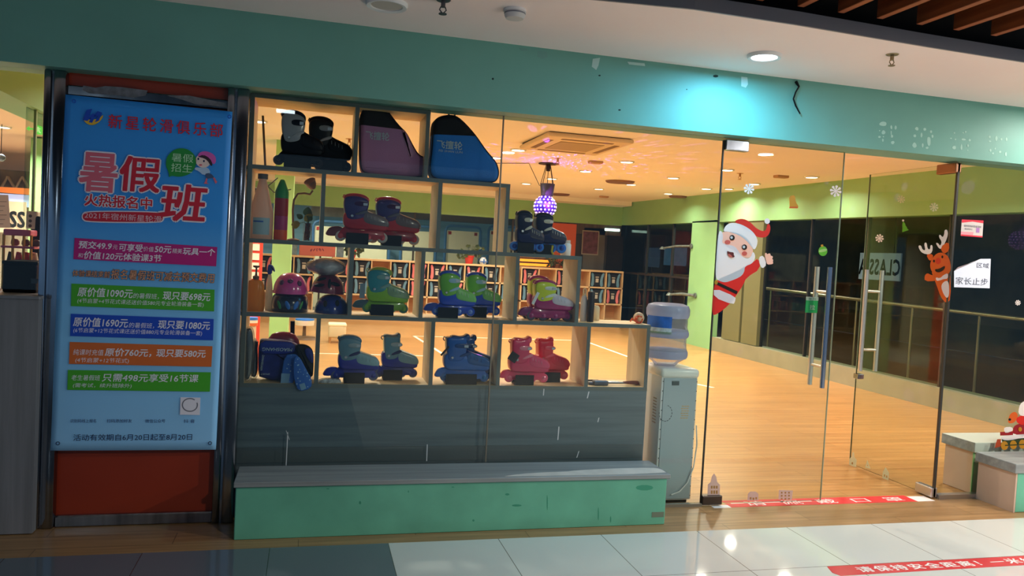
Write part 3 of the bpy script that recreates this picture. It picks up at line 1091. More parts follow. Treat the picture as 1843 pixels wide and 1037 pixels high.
def skate(name, label, px0, px1, py, Y, zb, topy, c, brake=None, wheels=4, wk=1.0, wid=.085, tag_=None, bx=0.0, tall=False):
    """inline skate pointing right; px0..px1 = outer edges of the wheels, topy = pixel of the cuff top"""
    x0, x1 = PY(px0, py, Y).x, PY(px1, py, Y).x
    L = x1 - x0
    ztop = PY((px0 * .6 + px1 * .4), topy, Y).z
    H = ztop - zb
    r = .105 * L * wk
    kz = (H - .27 * L) / (.93 - .27)

    def S(pts):
        return [(x0 + u * L, zb + (v * L if v < .27 else .27 * L + (v - .27) * kz)) for u, v in pts]
    t = thing(name, label, 'roller skate', (x0 + L / 2, Y, zb), c.get('group'))
    P = lambda nm, pts, w, rr, m, sm=2, yo=0.0: build(nm, MB().puff(S(pts), w, rr, Y + yo, sm, 3, rr * .55), m, t, smooth=True, angle=50)
    W = wid
    P('frame', [(.03, .10), (.10, .22), (.20, .31), (.34, .28), (.5, .22), (.66, .26), (.86, .27), (.93, .2), (.97, .10), (.86, .06), (.5, .055), (.14, .06)], W * .42, .006, c['frame'], 1)
    xs = [.105, .367, .63, .895] if wheels == 4 else [.105, .5, .895]
    for u in xs:
        cx, cz = x0 + u * L, zb + r
        w = build('wheel', MB().lathe([(r * .45, -.013), (r * .86, -.013), (r, -.006), (r, .006), (r * .86, .013), (r * .45, .013)], (cx, Y - W * .05, cz), 24, 'Y'), c['wheel'], t, smooth=True)
        build('hub', MB().lathe([(0, -W * .26), (r * .16, -W * .26), (r * .2, -.017), (r * .42, -.0145), (r * .5, -.0135), (r * .5, .0135), (0, .0135)], (cx, Y - W * .05, cz), 16, 'Y'), c['hub'], w, smooth=True)
    if tall:
        cuff = [(.22, .40), (.19, .6), (.17, .86), (.20, .92), (.36, .91), (.48, .94), (.56, .90), (.56, .7), (.56, .55), (.50, .42)]
        liner = [(.19, .84), (.16, .92), (.23, .955), (.36, .93), (.45, .945), (.50, .99), (.56, .97), (.57, .86), (.45, .8)]
    else:
        cuff = [(.22, .40), (.16, .55), (.13, .74), (.15, .86), (.30, .90), (.50, .88), (.61, .82), (.61, .70), (.57, .56), (.52, .44)]
        liner = [(.14, .80), (.12, .88), (.22, .94), (.40, .955), (.55, .92), (.63, .85), (.60, .76), (.4, .8)]
    P('liner', liner, W * .80, .016, c['liner'])
    B_ = lambda pts: [(u + bx * max(0, min(1, (1.0 - u) / .6)), v) for u, v in pts]
    cuff, liner = B_(cuff), B_(liner)
    P('shell', B_([(.18, .25), (.13, .40), (.15, .58), (.32, .61), (.50, .60), (.62, .52), (.78, .47), (.93, .44), (1.0, .33), (.97, .225), (.7, .24), (.42, .235)]), W * .96, .02, c['shell'])
    P('toe_cap', [(.50, .38), (.47, .52), (.52, .66), (.64, .60), (.80, .55), (.95, .50), (1.03, .38), (.98, .285), (.75, .31), (.60, .33)], W * 1.0, .024, c['toe'])
    P('cuff', cuff, W * 1.02, .018, c['cuff'])
    sp_ = P('strap', B_([(.34, .70), (.33, .78), (.48, .80), (.60, .775), (.61, .71), (.5, .69)]), W * 1.06, .006, c['strap'], 1)
    build('buckle', MB().box(x0 + (.50 + bx * .7) * L, x0 + (.585 + bx * .7) * L, Y - W * .56, Y - W * .53, S([(0, .71)])[0][1], S([(0, .765)])[0][1], bev=.002), c.get('buckle', M_alu), sp_)
    # instep strap and lacing on the tongue
    a, b = S([(.34, .50), (.58, .60)])
    st = build('instep_strap', MB().puff([(a[0], a[1]), (a[0] + .01, a[1] + .018), (b[0], b[1] + .012), (b[0] + .006, b[1] - .008)], W * 1.08, .004, Y, 1), c.get('strap2', c['strap']), t, smooth=True)
    mb = MB()
    for q in range(4):
        u0, v0 = .60 + q * .07, .575 - q * .022
        (ax, az), (bx_, bz) = S([(u0, v0), (u0 - .05, v0 - .09)])
        mb.tube([(ax, Y - W * .40, az + .002), ((ax + bx_) / 2 + .004, Y - W * .50, (az + bz) / 2 + .004), (bx_ + .012, Y - W * .515, bz)], .0018, 5)
    build('lacing', mb, c.get('lace', c['strap']), t, smooth=True)
    (ax, az), = S(B_([(.30, .50)]))
    build('ankle_bolt', MB().lathe([(0, -.004), (.006, -.004), (.009, 0), (.009, .004), (0, .004)], (ax, Y - W * .51, az), 14, 'Y'), c.get('bolt', M_alu), t, smooth=True)
    (ax, az), (qx_, bz) = S(B_([(.155, .86), (.13, .90)]))
    build('pull_loop', MB().tube([(ax, Y, az - .01), (qx_ - .002, Y, bz - .010), (qx_ + .002, Y, bz + .002), (ax + .008, Y, az + .010)], .0035, 6), c['liner'], t, smooth=True)
    if brake:
        bx0 = PY(brake, py, Y).x
        zz = lambda v: zb + v * L
        build('heel_brake', MB().puff([(bx0, zz(.10)), (bx0 + .012, zz(.20)), (bx0 + .03, zz(.27)), (x0 + .10 * L, zz(.29)), (x0 + .16 * L, zz(.24)), (x0 + .08 * L, zz(.12)), (x0 - .02 * L, zz(.085))], W * .4, .008, Y, 2),
              c.get('brake', c['frame']), t, smooth=True)
    if tag_:
        tag_(t, x0, L, S, Y, W)
    return t, x0, x1


def block(label, x0, x1, Y, zb, h=.062, w=.094):
    """open tray-shaped black display block the skate's frame sits in"""
    mb = MB().box(x0, x1, Y - w / 2, Y - w / 2 + .006, zb, zb + h, bev=.001).box(x0, x1, Y + w / 2 - .006, Y + w / 2, zb, zb + h, bev=.001) \
        .box(x0, x1, Y - w / 2 + .006, Y + w / 2 - .006, zb, zb + .008)
    return tag(build('display_block', mb, M_black), label, 'display block', 'black skate stands on the shelf')


def C(**k):
    d = {}
    for n_, v in k.items():
        d[n_] = v if not isinstance(v, tuple) else mat('skate_%d_%d_%d' % v, v, .30, spec=.35 if sum(v) > 150 else .15, coat=.3 if sum(v) > 150 else 0)
    return d


GR = 'roller skates on the display shelf'
c_bw = C(shell=(16, 16, 24), cuff=(150, 150, 160), liner=(22, 26, 46), toe=(18, 17, 24), strap=(24, 26, 40), strap2=(160, 160, 170), frame=(14, 14, 16), wheel=(48, 42, 42), hub=(26, 24, 26), group=GR)
c_bw2 = C(shell=(20, 20, 26), cuff=(34, 34, 38), liner=(20, 16, 18), toe=(18, 17, 22), strap=(150, 150, 156), frame=(14, 14, 16), wheel=(48, 42, 42), hub=(26, 24, 26), group=GR)
c_red = C(shell=(168, 14, 30), cuff=(44, 26, 96), liner=(170, 30, 34), toe=(104, 92, 96), strap=(60, 20, 70), strap2=(80, 76, 92), lace=(150, 140, 146), frame=(160, 12, 34), wheel=M_clear, hub=(190, 60, 70), brake=(90, 30, 36), group=GR)
c_navy = C(shell=(30, 34, 74), cuff=(24, 26, 52), liner=(16, 16, 24), toe=(52, 46, 66), strap=(190, 184, 166), frame=(34, 62, 160), wheel=(40, 116, 214), hub=(26, 60, 150), group=GR)
c_grn = C(shell=(124, 176, 30), cuff=(34, 124, 140), liner=(128, 150, 36), toe=(126, 156, 120), strap=(110, 150, 150), frame=(120, 172, 28), wheel=(70, 124, 92), hub=(130, 180, 60), brake=(56, 80, 96), group=GR)
c_bg = C(shell=(22, 66, 190), cuff=(100, 170, 44), liner=(22, 66, 170), toe=(120, 190, 96), strap=(150, 186, 210), lace=(200, 226, 190), frame=(20, 60, 184), wheel=(38, 80, 200), hub=(120, 150, 220), brake=(20, 50, 150), group=GR)
c_py = C(shell=(158, 28, 100), cuff=(196, 206, 40), liner=(158, 30, 92), toe=(196, 184, 200), strap=(210, 214, 210), lace=(236, 236, 240), frame=(150, 26, 96), wheel=(78, 70, 84), hub=(160, 60, 120), brake=(110, 24, 90), group=GR)
c_gb = C(shell=(26, 40, 150), cuff=(92, 130, 150), liner=(70, 106, 134), toe=(130, 164, 176), strap=(150, 164, 172), strap2=(30, 34, 90), frame=(26, 36, 146), wheel=(70, 76, 110), hub=(30, 44, 140), group=GR)
c_bl = C(shell=(18, 92, 176), cuff=(16, 84, 166), liner=(16, 66, 130), toe=(24, 84, 150), strap=(14, 60, 120), frame=(16, 92, 180), wheel=(20, 84, 160), hub=(40, 120, 190), group=GR)
c_pk = C(shell=(218, 58, 100), cuff=(210, 56, 96), liner=(216, 70, 106), toe=(222, 70, 110), strap=(230, 130, 150), frame=(222, 56, 98), wheel=(226, 70, 112), hub=(236, 110, 140), group=GR)
c_pk2 = C(shell=(206, 40, 66), cuff=(200, 40, 64), liner=(204, 56, 76), toe=(206, 44, 70), strap=(214, 90, 110), frame=(214, 40, 66), wheel=(216, 54, 80), hub=(226, 90, 110), group=GR)

BK = .012


def swing(nm, c1, sz, m):
    """paper or plastic swing tag hanging from the cuff"""
    def f(t, x0, L, S, Y, W):
        (ax, az), = S([c1])
        tg = MB().box(-sz[0] / 2, sz[0] / 2, -.001, .001, -sz[1] / 2, sz[1] / 2, bev=.0008)
        tg.xform(Matrix.Translation((ax, Y - W * .56 - .004, az)) @ Matrix.Rotation(sz[2], 4, 'Y'))
        build(nm, tg, m, t)
    return f


def on_block(nm, lb, blb, px0, px1, py, Y, row, topy, c, bpx, **k):
    z = zt(row)
    s, x0, x1 = skate(nm, lb, px0, px1, py, Y, z + BK, topy, c, **k)
    block(blb, PY(bpx[0], py, Y).x, PY(bpx[1], py, Y).x, Y, z)
    return s


YA, YB_ = .108, .232
on_block('inline_skate', 'black inline skate with grey-white cuff at the front of the top left cubby', 'black stand under the grey-cuffed skate in the top cubby', 491, 581, 300, YA, 1, 201, c_bw, (511, 560))
on_block('inline_skate', 'all-black inline skate at the back of the top left cubby', 'black stand under the all-black skate in the top cubby', 540, 632, 302, YB_, 1, 212, c_bw2, (572, 616))
on_block('inline_skate', 'red and purple kids skate, left one of the red pair', 'black stand under the left red skate', 602, 697, 435, YA, 2, 350, c_red, (622, 662), brake=584)
on_block('inline_skate', 'red and purple kids skate, right one of the red pair', 'black stand under the right red skate', 660, 754, 438, YB_, 2, 356, c_red, (686, 721), brake=648)
on_block('inline_skate', 'navy inline skate with blue wheels hard against the upright, left one on its ledge', 'black stand under the left blue-wheeled skate', 918, 976, 450, YA, 2, 380, c_navy, (928, 957), wk=1.35, wid=.08)
on_block('inline_skate', 'navy inline skate with blue wheels beside the white jar, right one on its ledge', 'black stand under the right blue-wheeled skate', 950, 1016, 452, YB_, 2, 384, c_navy, (962, 992), wk=1.3, wid=.08)
M_tagw = mat('white_tag', (214, 216, 220), .5)
M_tagb = mat('black_tag', (22, 24, 28), .4)
M_tagg = mat('grey_tag', (108, 128, 144), .4)
on_block('inline_skate', 'single lime green skate with a teal cuff and grey tag', 'black stand under the lime green skate', 651, 734, 560, .15, 3, 482, c_grn, (666, 707), brake=632, bx=-.06, tag_=swing('swing_tag', (-.02, .46), (.03, .085, 0.0), M_tagg))
on_block('inline_skate', 'blue skate with green cuff, front one of the blue and green pair', 'black stand under the front blue and green skate', 776, 854, 562, YA, 3, 488, c_bg, (786, 822), brake=760)
on_block('inline_skate', 'blue skate with green cuff, rear one of the blue and green pair', 'black stand under the rear blue and green skate', 826, 899, 564, YB_, 3, 491, c_bg, (838, 873))
skate('inline_skate', 'purple skate with yellow cuff and white swing tag, front one of its pair', 946, 1028, 572, YA, zt(3), 504, c_py, brake=930, tag_=swing('swing_tag', (.14, .50), (.018, .078, .42), M_tagw))
skate('inline_skate', 'purple skate with yellow cuff half hidden behind its tagged twin', 938, 1012, 570, YB_, zt(3), 497, c_py)
on_block('inline_skate', 'grey and dark blue skate, left one of the grey-booted pair', 'black stand under the left grey-booted skate', 594, 680, 685, YA, 4, 604, c_gb, (618, 655), brake=579)
on_block('inline_skate', 'grey and dark blue skate, right one of the grey-booted pair', 'black stand under the right grey-booted skate', 673, 750, 685, YB_, 4, 603, c_gb, (688, 722), tall=True, brake=664)
on_block('inline_skate', 'bright blue soft-boot skate, front one of the blue pair in the bottom row', 'wide black stand under the front bright blue skate', 791, 879, 685, YA, 4, 605, c_bl, (800, 855), brake=780, tall=True, bx=-.09, tag_=swing('swing_tag', (.05, .64), (.012, .07, .7), M_tagb))
on_block('inline_skate', 'bright blue soft-boot skate behind its twin in the bottom row', 'wide black stand under the rear bright blue skate', 809, 886, 684, YB_, 4, 606, c_bl, (826, 868), tall=True, bx=-.05)
on_block('inline_skate', 'pink skate with a black swing tag, front one of the pink pair', 'black stand under the front pink skate', 907, 985, 686, YA, 4, 609, c_pk, (924, 957), brake=897, tall=True, bx=-.06, tag_=swing('swing_tag', (.14, .56), (.055, .055, .55), M_tagb))
on_block('inline_skate', 'rosy red skate, rear one of the pink pair', 'black stand under the rosy red skate', 950, 1021, 685, YB_, 4, 610, c_pk2, (972, 1004), tall=True)

# ================================================================== skate bags
def bag(name, label, k, pts, top, Y, w, mbody, mtop, words, small=None, flap=None, mflap=None):
    q = [PY(*k(*p), Y) for p in pts]
    o = [(p.x, p.z) for p in q]
    t = thing(name, label, 'bag', (sum(p[0] for p in o) / len(o), Y, min(p[1] for p in o)), 'skate bags on the shelf')
    a, b = PY(*k(*top[0]), Y - w / 2), PY(*k(*top[1]), Y - w / 2)
    nrm = Vector((-(b.z - a.z), 0, b.x - a.x)).normalized()
    for nm, m, up in (('body', mbody, False), ('top_panel', mtop, True)):
        mb = MB().puff(o, w, .03, Y, 2, 4)
        bmesh.ops.bisect_plane(mb.bm, geom=list(mb.bm.verts) + list(mb.bm.edges) + list(mb.bm.faces), plane_co=a, plane_no=nrm, clear_inner=up, clear_outer=not up)
        build(nm, mb, m, t, smooth=True, angle=60)
    oo = inset(chaikin(o if area2(o) > 0 else o[::-1], 2), .003)
    build('zip', MB().tube([(p[0], Y - w / 2 + .012, p[1]) for p in oo], .003, 5, closed=True), mtop, t, smooth=True)
    m = mat('silver_print', (170, 186, 196), .4)
    T(words[0], k(*words[1]), k(*words[2]), words[3], m, .012, Y=Y - w / 2 - .002, parent=t)
    if small:
        T(small[0], k(*small[1]), k(*small[2]), small[3], m, 0, Y=Y - w / 2 - .002, parent=t)
    if flap:
        q = [PY(*k(*p), Y) for p in flap]
        build('flap', MB().puff([(p.x, p.z) for p in q], w + .012, .02, Y, 1, 3), mflap, t, smooth=True, angle=60)
    return t


kb = lambda x, y: (640 + x * .14469, 185 + y * .14465)
M_nav = mat('black_navy_cloth', (10, 10, 24), .8, bump=.2, bscale=300)
blue = bag('skate_bag', 'blue skate bag with a black top on the open second step', kb,
           [(1000, 195), (1130, 168), (1230, 178), (1340, 270), (1480, 430), (1600, 610), (1720, 740), (1760, 860), (1745, 960), (1690, 1010), (1500, 1000), (1200, 985), (960, 965), (905, 890), (900, 780), (925, 600), (935, 420), (950, 260)],
           [(950, 392), (1450, 412)], .17, .15,
           mat('blue_bag_cloth', (8, 112, 204), .6, bump=.15, bscale=200), M_nav, ('飞擅轮', (1010, 525), (1330, 525), 15), ('FEI SHAN LUN', (1035, 605), (1330, 607), 4))
build('hanging_loop', MB().tube([PY(*kb(1150, 180), .17), PY(*kb(1165, 130), .17), PY(*kb(1215, 118), .17), PY(*kb(1235, 150), .17), PY(*kb(1225, 185), .17)], .006, 8), mat('grey_webbing', (88, 110, 122), .7), blue, smooth=True)
bag('skate_bag', 'dusty pink skate bag with a black top in the top row cubby', kb,
    [(50, 150), (110, 72), (240, 58), (370, 78), (430, 170), (540, 310), (620, 380), (690, 520), (770, 660), (850, 690), (856, 890), (800, 945), (400, 925), (100, 895), (45, 820), (40, 500), (44, 300)],
    [(55, 272), (530, 328)], .17, .13,
    mat('pink_bag_cloth', (172, 116, 160), .6, bump=.15, bscale=200), M_nav, ('飞擅轮', (125, 410), (420, 415), 15), None,
    [(545, 340), (610, 370), (680, 520), (750, 660), (690, 715), (640, 725), (600, 600), (565, 480)], mat('pink_flap_cloth', (190, 136, 172), .6))
# ================================================================== small things on the shelf
def trans_mat(name, rgb, t=.5, rough=.4):
    """thin plastic that lets light through"""
    if name in MATS:
        return MATS[name]
    m = bpy.data.materials.new(name)
    m.use_nodes = True
    nt = m.node_tree
    b = nt.nodes['Principled BSDF']
    b.inputs['Base Color'].default_value = lin(rgb)
    b.inputs['Roughness'].default_value = rough
    tl = nt.nodes.new('ShaderNodeBsdfTranslucent')
    tl.inputs[0].default_value = lin(rgb)
    mx = nt.nodes.new('ShaderNodeMixShader')
    mx.inputs[0].default_value = t
    nt.links.new(b.outputs[0], mx.inputs[1])
    nt.links.new(tl.outputs[0], mx.inputs[2])
    nt.links.new(mx.outputs[0], nt.nodes['Material Output'].inputs['Surface'])
    MATS[name] = m
    return m


def span(px0, px1, py, Y):
    a, b = PY(px0, py, Y), PY(px1, py, Y)
    return (a.x + b.x) / 2, (b.x - a.x) / 2


def zpx(px, py, Y):
    return PY(px, py, Y).z


Y = .15
# white jug
cx, r = span(447, 491, 425, Y)
z0 = zt(2)
jt = zpx(466, 318, Y)
h = jt - z0
j = thing('plastic_jug', 'milky conical plastic jug with a pale blue label at the left end of the shelf', 'bottle', (cx, Y, z0))
M_jug = trans_mat('milky_plastic', (226, 200, 186), .45)
build('body', MB().lathe([(0, 0), (r * .97, 0), (r, .008), (r, h * .40), (r * .92, h * .47), (r * .38, h * .90), (r * .32, h * .94), (r * .32, h)], (cx, Y, z0), 28), M_jug, j, smooth=True)
build('cap', MB().lathe([(0, 0), (r * .42, 0), (r * .42, .028), (0, .028)], (cx, Y, jt - .012), 20), mat('dark_cap', (70, 66, 66), .5), j, smooth=True)
mb = MB()
for i in range(12):
    a0, a1 = math.radians(-128 + i * 7), math.radians(-128 + (i + 1) * 7)
    rr = r * 1.006
    mb.face([(cx + rr * math.cos(a), Y + rr * math.sin(a), z) for a, z in ((a0, z0 + h * .07), (a1, z0 + h * .07), (a1, z0 + h * .34), (a0, z0 + h * .34))])
lab = build('label', mb, mat('pale_blue_label', (150, 176, 190), .5), j, smooth=True)
mb = MB()
for i in range(6):
    a0, a1 = math.radians(-125 + i * 8), math.radians(-125 + (i + 1) * 8)
    rr = r * 1.012
    mb.face([(cx + rr * math.cos(a), Y + rr * math.sin(a), z) for a, z in ((a0, z0 + h * .265), (a1, z0 + h * .265), (a1, z0 + h * .29), (a0, z0 + h * .29))])
build('label_band', mb, mat('label_blue', (40, 90, 170), .5), lab)
# crayon-shaped tower
cx, r = span(492, 517, 420, Y)
t = thing('toy_tower', 'crayon-shaped toy tower stacked green over red, magenta and orange', 'toy', (cx, Y, z0))
zs = [z0, zpx(504, 414, Y), zpx(504, 389, Y), zpx(504, 357, Y), zpx(504, 345, Y), zpx(504, 323, Y)]
for a, b, c, nm in ((0, 1, (226, 86, 30), 'orange'), (1, 2, (176, 44, 120), 'magenta'), (2, 3, (170, 12, 34), 'red')):
    build('segment', MB().lathe([(0, zs[a]), (r * .98, zs[a]), (r, zs[a] + .004), (r, zs[b] - .004), (r * .98, zs[b]), (0, zs[b])], (cx, Y, 0), 24), trans_mat('tower_' + nm, c, .25), t, smooth=True)
build('tip', MB().lathe([(0, zs[3]), (r, zs[3]), (r, zs[4]), (r * .34, zs[5] - .004), (r * .2, zs[5]), (0, zs[5])], (cx, Y, 0), 24), trans_mat('tower_green', (30, 150, 66), .25), t, smooth=True)
# plant in a root-filled vase
cx, r = span(545, 561, 424, .2)
M_root = mat('tangled_roots', (112, 72, 50), .7, var=.6, vscale=90)
M_leaf = mat('pothos_leaf', (70, 96, 30), .5, var=.2, vscale=20)
M_leafy = mat('yellow_green_leaf', (150, 140, 34), .5, var=.25, vscale=20)
v = thing('potted_plant', 'pothos cutting in a small glass of roots beside the toy tower', 'plant', (cx, .2, z0))
vh = zpx(552, 402, .2) - z0
build('glass', MB().lathe([(r * .9, 0), (r, .004), (r * .96, vh), (r * .92, vh)], (cx, .2, z0), 20), M_glass, v, smooth=True)
mb = MB()
for i in range(22):
    a = random.uniform(0, 6.28)
    rr = r * random.uniform(.2, .8)
    p = [(cx + rr * math.cos(a + k * .7), .2 + rr * math.sin(a + k * .7), z0 + .006 + vh * .95 * k / 5) for k in range(6)]
    mb.tube(p, .0022, 5)
build('roots', mb, M_root, v, smooth=True)


def leaf(mb, c, L, W, rot, tilt=0.3):
    c = Vector(c)
    n = 8
    M = Matrix.Translation(c) @ Matrix.Rotation(rot, 4, 'Y') @ Matrix.Rotation(tilt, 4, 'X')
    top, bot = [], []
    for i in range(n + 1):
        u = i / n
        w = W * math.sin(PI * u ** .8) ** .8 if 0 < u < 1 else 0.0004
        zc = .15 * L * math.sin(PI * u)
        top.append((mb.bm.verts.new(M @ Vector((L * u, zc * .4 + .002, w))), mb.bm.verts.new(M @ Vector((L * u, zc * .4, -w)))))
        bot.append(mb.bm.verts.new(M @ Vector((L * u, zc, 0))))
    for i in range(n):
        for k in (0, 1):
            try:
                mb.bm.faces.new((top[i][k], top[i + 1][k], bot[i + 1], bot[i]))
            except ValueError:
                pass


for (x, y), L, W, rot, m in (((548, 398), .06, .022, 2.4 + PI, M_leafy), ((540, 402), .05, .02, 2.9, M_leafy), ((553, 390), .055, .026, -1.5, M_leaf), ((545, 393), .04, .016, -2.6, M_leaf),
                             ((536, 405), .035, .014, 2.6, M_leafy), ((556, 397), .03, .014, -.9, M_leaf)):
    mb = MB()
    p = PY(x, y, .19)
    leaf(mb, p, L, W, rot)
    build('leaf', mb, m, v, smooth=True)
mb = MB()
for (x, y) in ((548, 398), (553, 390), (538, 402), (556, 397)):
    p = PY(x, y, .19)
    mb.tube([(cx, .2, z0 + vh * .8), ((cx + p.x) / 2 + .004, .196, (z0 + vh + p.z) / 2 + .008), p], .0018, 5)
build('stem', mb, M_leaf, v, smooth=True)
# gooseneck lamp
M_bronze = mat('bronze_metal', (120, 96, 78), .35, metal=.7)
g = thing('gooseneck_lamp', 'bronze gooseneck lamp with a cup-shaped head behind the plant', 'lamp', (PY(527, 430, .27).x, .27, z0))
b0 = PY(528, 432, .27)
pts = [Vector((b0.x, .27, z0 + .012)), PY(527, 378, .27), PY(529, 360, .27), PY(536, 349, .27), PY(548, 348, .27), PY(558, 350, .27), PY(563, 343, .27)]
build('arm', MB().tube(pts, .006, 8), M_bronze, g, smooth=True)
build('base', MB().lathe([(0, 0), (.035, 0), (.035, .008), (.012, .014), (0, .014)], (b0.x, .27, z0), 20), M_bronze, g, smooth=True)
hd = MB().lathe([(0, 0), (.016, .004), (.028, .026), (.034, .055), (.030, .055), (.0, .03)], (0, 0, 0), 20)
p = PY(564, 340, .27)
hd.xform(Matrix.Translation(p) @ Matrix.Rotation(-.5, 4, 'Y') @ Matrix.Rotation(.5, 4, 'X'))
build('lamp_head', hd, M_bronze, g, smooth=True)

# third row: pump bottle, spray bottle, helmets
z0 = zt(3)
cx, r = span(442, 476, 545, .13)
pb = thing('pump_bottle', 'amber pump bottle at the left end of the third row', 'bottle', (cx, .13, z0))
h = zpx(460, 503, .13) - z0
M_amber = trans_mat('amber_plastic', (206, 156, 40), .7, .2)
build('body', MB().lathe([(0, 0), (r * .92, 0), (r, .008), (r * .98, h * .45), (r * .92, h * .8), (r * .7, h * .96), (r * .3, h), (r * .3, h + .012)], (cx, .13, z0), 24, sy=.7), M_amber, pb, smooth=True)
zt_ = zpx(460, 478, .13)
build('pump', MB().lathe([(0, 0), (r * .34, 0), (r * .36, .018), (r * .14, .022), (r * .1, .04), (r * .1, zt_ - z0 - h - .014), (r * .36, zt_ - z0 - h - .008), (r * .36, zt_ - z0 - h), (0, zt_ - z0 - h)], (cx, .13, z0 + h), 16), mat('amber_cap', (104, 70, 34), .4), pb, smooth=True)
cx, r = span(477, 490, 545, .2)
sb = thing('spray_bottle', 'slim clear spray bottle with a blue trigger head', 'bottle', (cx, .2, z0))
h = zpx(483, 494, .2) - z0
build('body', MB().lathe([(0, 0), (r, 0), (r, h * .55), (r * .8, h * .75), (r * .45, h)], (cx, .2, z0), 18), trans_mat('clear_plastic', (206, 200, 186), .6, .2), sb, smooth=True)
zt_ = zpx(483, 475, .2)
build('trigger_head', MB().puff([(cx - r * .8, z0 + h), (cx - r * .6, zt_ - .006), (cx, zt_), (cx + r * .9, zt_ - .01), (cx + r * 1.5, zt_ - .04), (cx + r * 1.1, zt_ - .045), (cx + r * .7, zt_ - .03), (cx + r * .6, z0 + h)], .024, .006, .2, 1),
      mat('blue_plastic', (24, 50, 150), .35), sb, smooth=True)


def helmet(name, label, cx, cy, zb, rx, rz, m, mrim, vents=(), mvent=None, tilt=0.0, group='helmets on the shelf', ry=None, band=True):
    ry = ry or rx * 1.05
    t = thing(name, label, 'helmet', (cx, cy, zb), group)
    prof = []
    for i in range(12):
        a = PI / 2 * i / 11
        prof.append((rx * math.cos(a) ** .8 if i < 11 else 0, rz * math.sin(a)))
    prof = [(rx * .93, -.004), (rx * .99, 0)] + prof
    M = Matrix.Translation((cx, cy, zb)) @ Matrix.Rotation(tilt, 4, 'Y') @ Matrix.Translation((0, 0, .006))
    mb = MB().lathe(prof, (0, 0, 0), 32, sy=ry / rx)
    mb.xform(M)
    build('shell', mb, m, t, smooth=True, angle=60)
    for u, v, sx, sz in vents:
        # vent: a slot sunk into the front of the dome
        a = math.asin(max(-1, min(1, v)))
        rr = rx * math.cos(a) ** .8
        xx = u * rx
        yy = -math.sqrt(max(0, rr * rr - xx * xx)) * ry / rx
        vb = MB().sphere((0, 0, 0), 1, 12, 8, sx, .008, sz)
        vb.xform(M @ Matrix.Translation((xx, yy, rz * v)) @ Matrix.Rotation(-a * .8, 4, 'X') @ Matrix.Rotation(math.atan2(xx, -yy), 4, 'Z'))
        build('vent', vb, mvent or M_black, t, smooth=True)
    if band:
        rb = MB().lathe([(rx * .96, -.006), (rx * 1.015, -.006), (rx * 1.02, .010), (rx * .97, .010)], (0, 0, 0), 32, sy=ry / rx)
        rb.xform(M)
        build('rim', rb, mrim, t, smooth=True)
    return t


M_hp = mat('pink_helmet_shell', (214, 70, 150), .22, coat=.6)
M_hk = mat('black_blue_helmet_shell', (12, 18, 44), .22, coat=.6, var=.5, vscale=14)
M_hb = mat('blue_helmet_shell', (20, 44, 130), .22, coat=.6, var=.4, vscale=12)
M_hr = mat('crimson_helmet_shell', (120, 20, 50), .28, coat=.4, var=.3, vscale=10)
M_vg = mat('pale_vent', (180, 172, 180), .4)
M_dec = mat('bright_blue_decal', (40, 110, 200), .3)
M_deg = mat('green_decal', (50, 140, 60), .3)
cx, r = span(488, 555, 548, .18)
zl = zt(3)
hl = thing('helmet', 'black and blue kids helmet under the pink one', 'helmet', (cx, .18, zl), 'helmets on the shelf')
zm = zpx(521, 532, .18)
hh = zm - zl + .01
build('shell', MB().lathe([(r * .94, 0), (r, .006), (r * 1.0, hh * .5), (r * .93, hh * .85), (r * .8, hh), (0, hh)], (cx, .18, zl), 32, sy=1.05), M_hk, hl, smooth=True, angle=60)
for u, m, sx in ((-.55, M_deg, .010), (-.1, M_dec, .012), (.35, M_dec, .012), (.62, M_deg, .008)):
    mb = MB().sphere((0, 0, 0), 1, 10, 6, sx, .004, .026)
    mb.xform(Matrix.Translation((cx + u * r, .18 - r * 1.05 * math.sqrt(1 - u * u), zl + hh * .42)) @ Matrix.Rotation(math.asin(u), 4, 'Z') @ Matrix.Rotation(.4 * (1 if u > 0 else -1), 4, 'Y'))
    build('decal', mb, m, hl, smooth=True)
hp = helmet('helmet', 'glossy pink kids helmet with three front vents', cx, .18, zm + .012, r * .93, zpx(521, 492, .18) - zm - .014, M_hp, M_hp,
            vents=((-.5, .52, .014, .016), (0.0, .60, .016, .014), (.52, .5, .014, .017)), mvent=mat('pink_vent', (92, 40, 84), .5))
cx, r = span(566, 627, 555, .18)
zm = zpx(595, 530, .18)
helmet('helmet', 'dark blue helmet at the bottom of the right-hand helmet pile', cx, .18, zl, r, zm - zl - .004, M_hb, M_hb, vents=((-.4, .5, .012, .02), (.3, .55, .012, .02)))
cx2, r2 = span(552, 618, 530, .18)
helmet('helmet', 'crimson vented helmet in the middle of the right-hand helmet pile', cx2 + .012, .18, zm + .008, r2 * .9, zpx(585, 497, .18) - zm, M_hr, M_hr, tilt=.06,
       vents=((-.55, .35, .035, .010), (-.45, .68, .03, .009), (.05, .5, .009, .03), (.4, .5, .03, .012)), mvent=M_black)
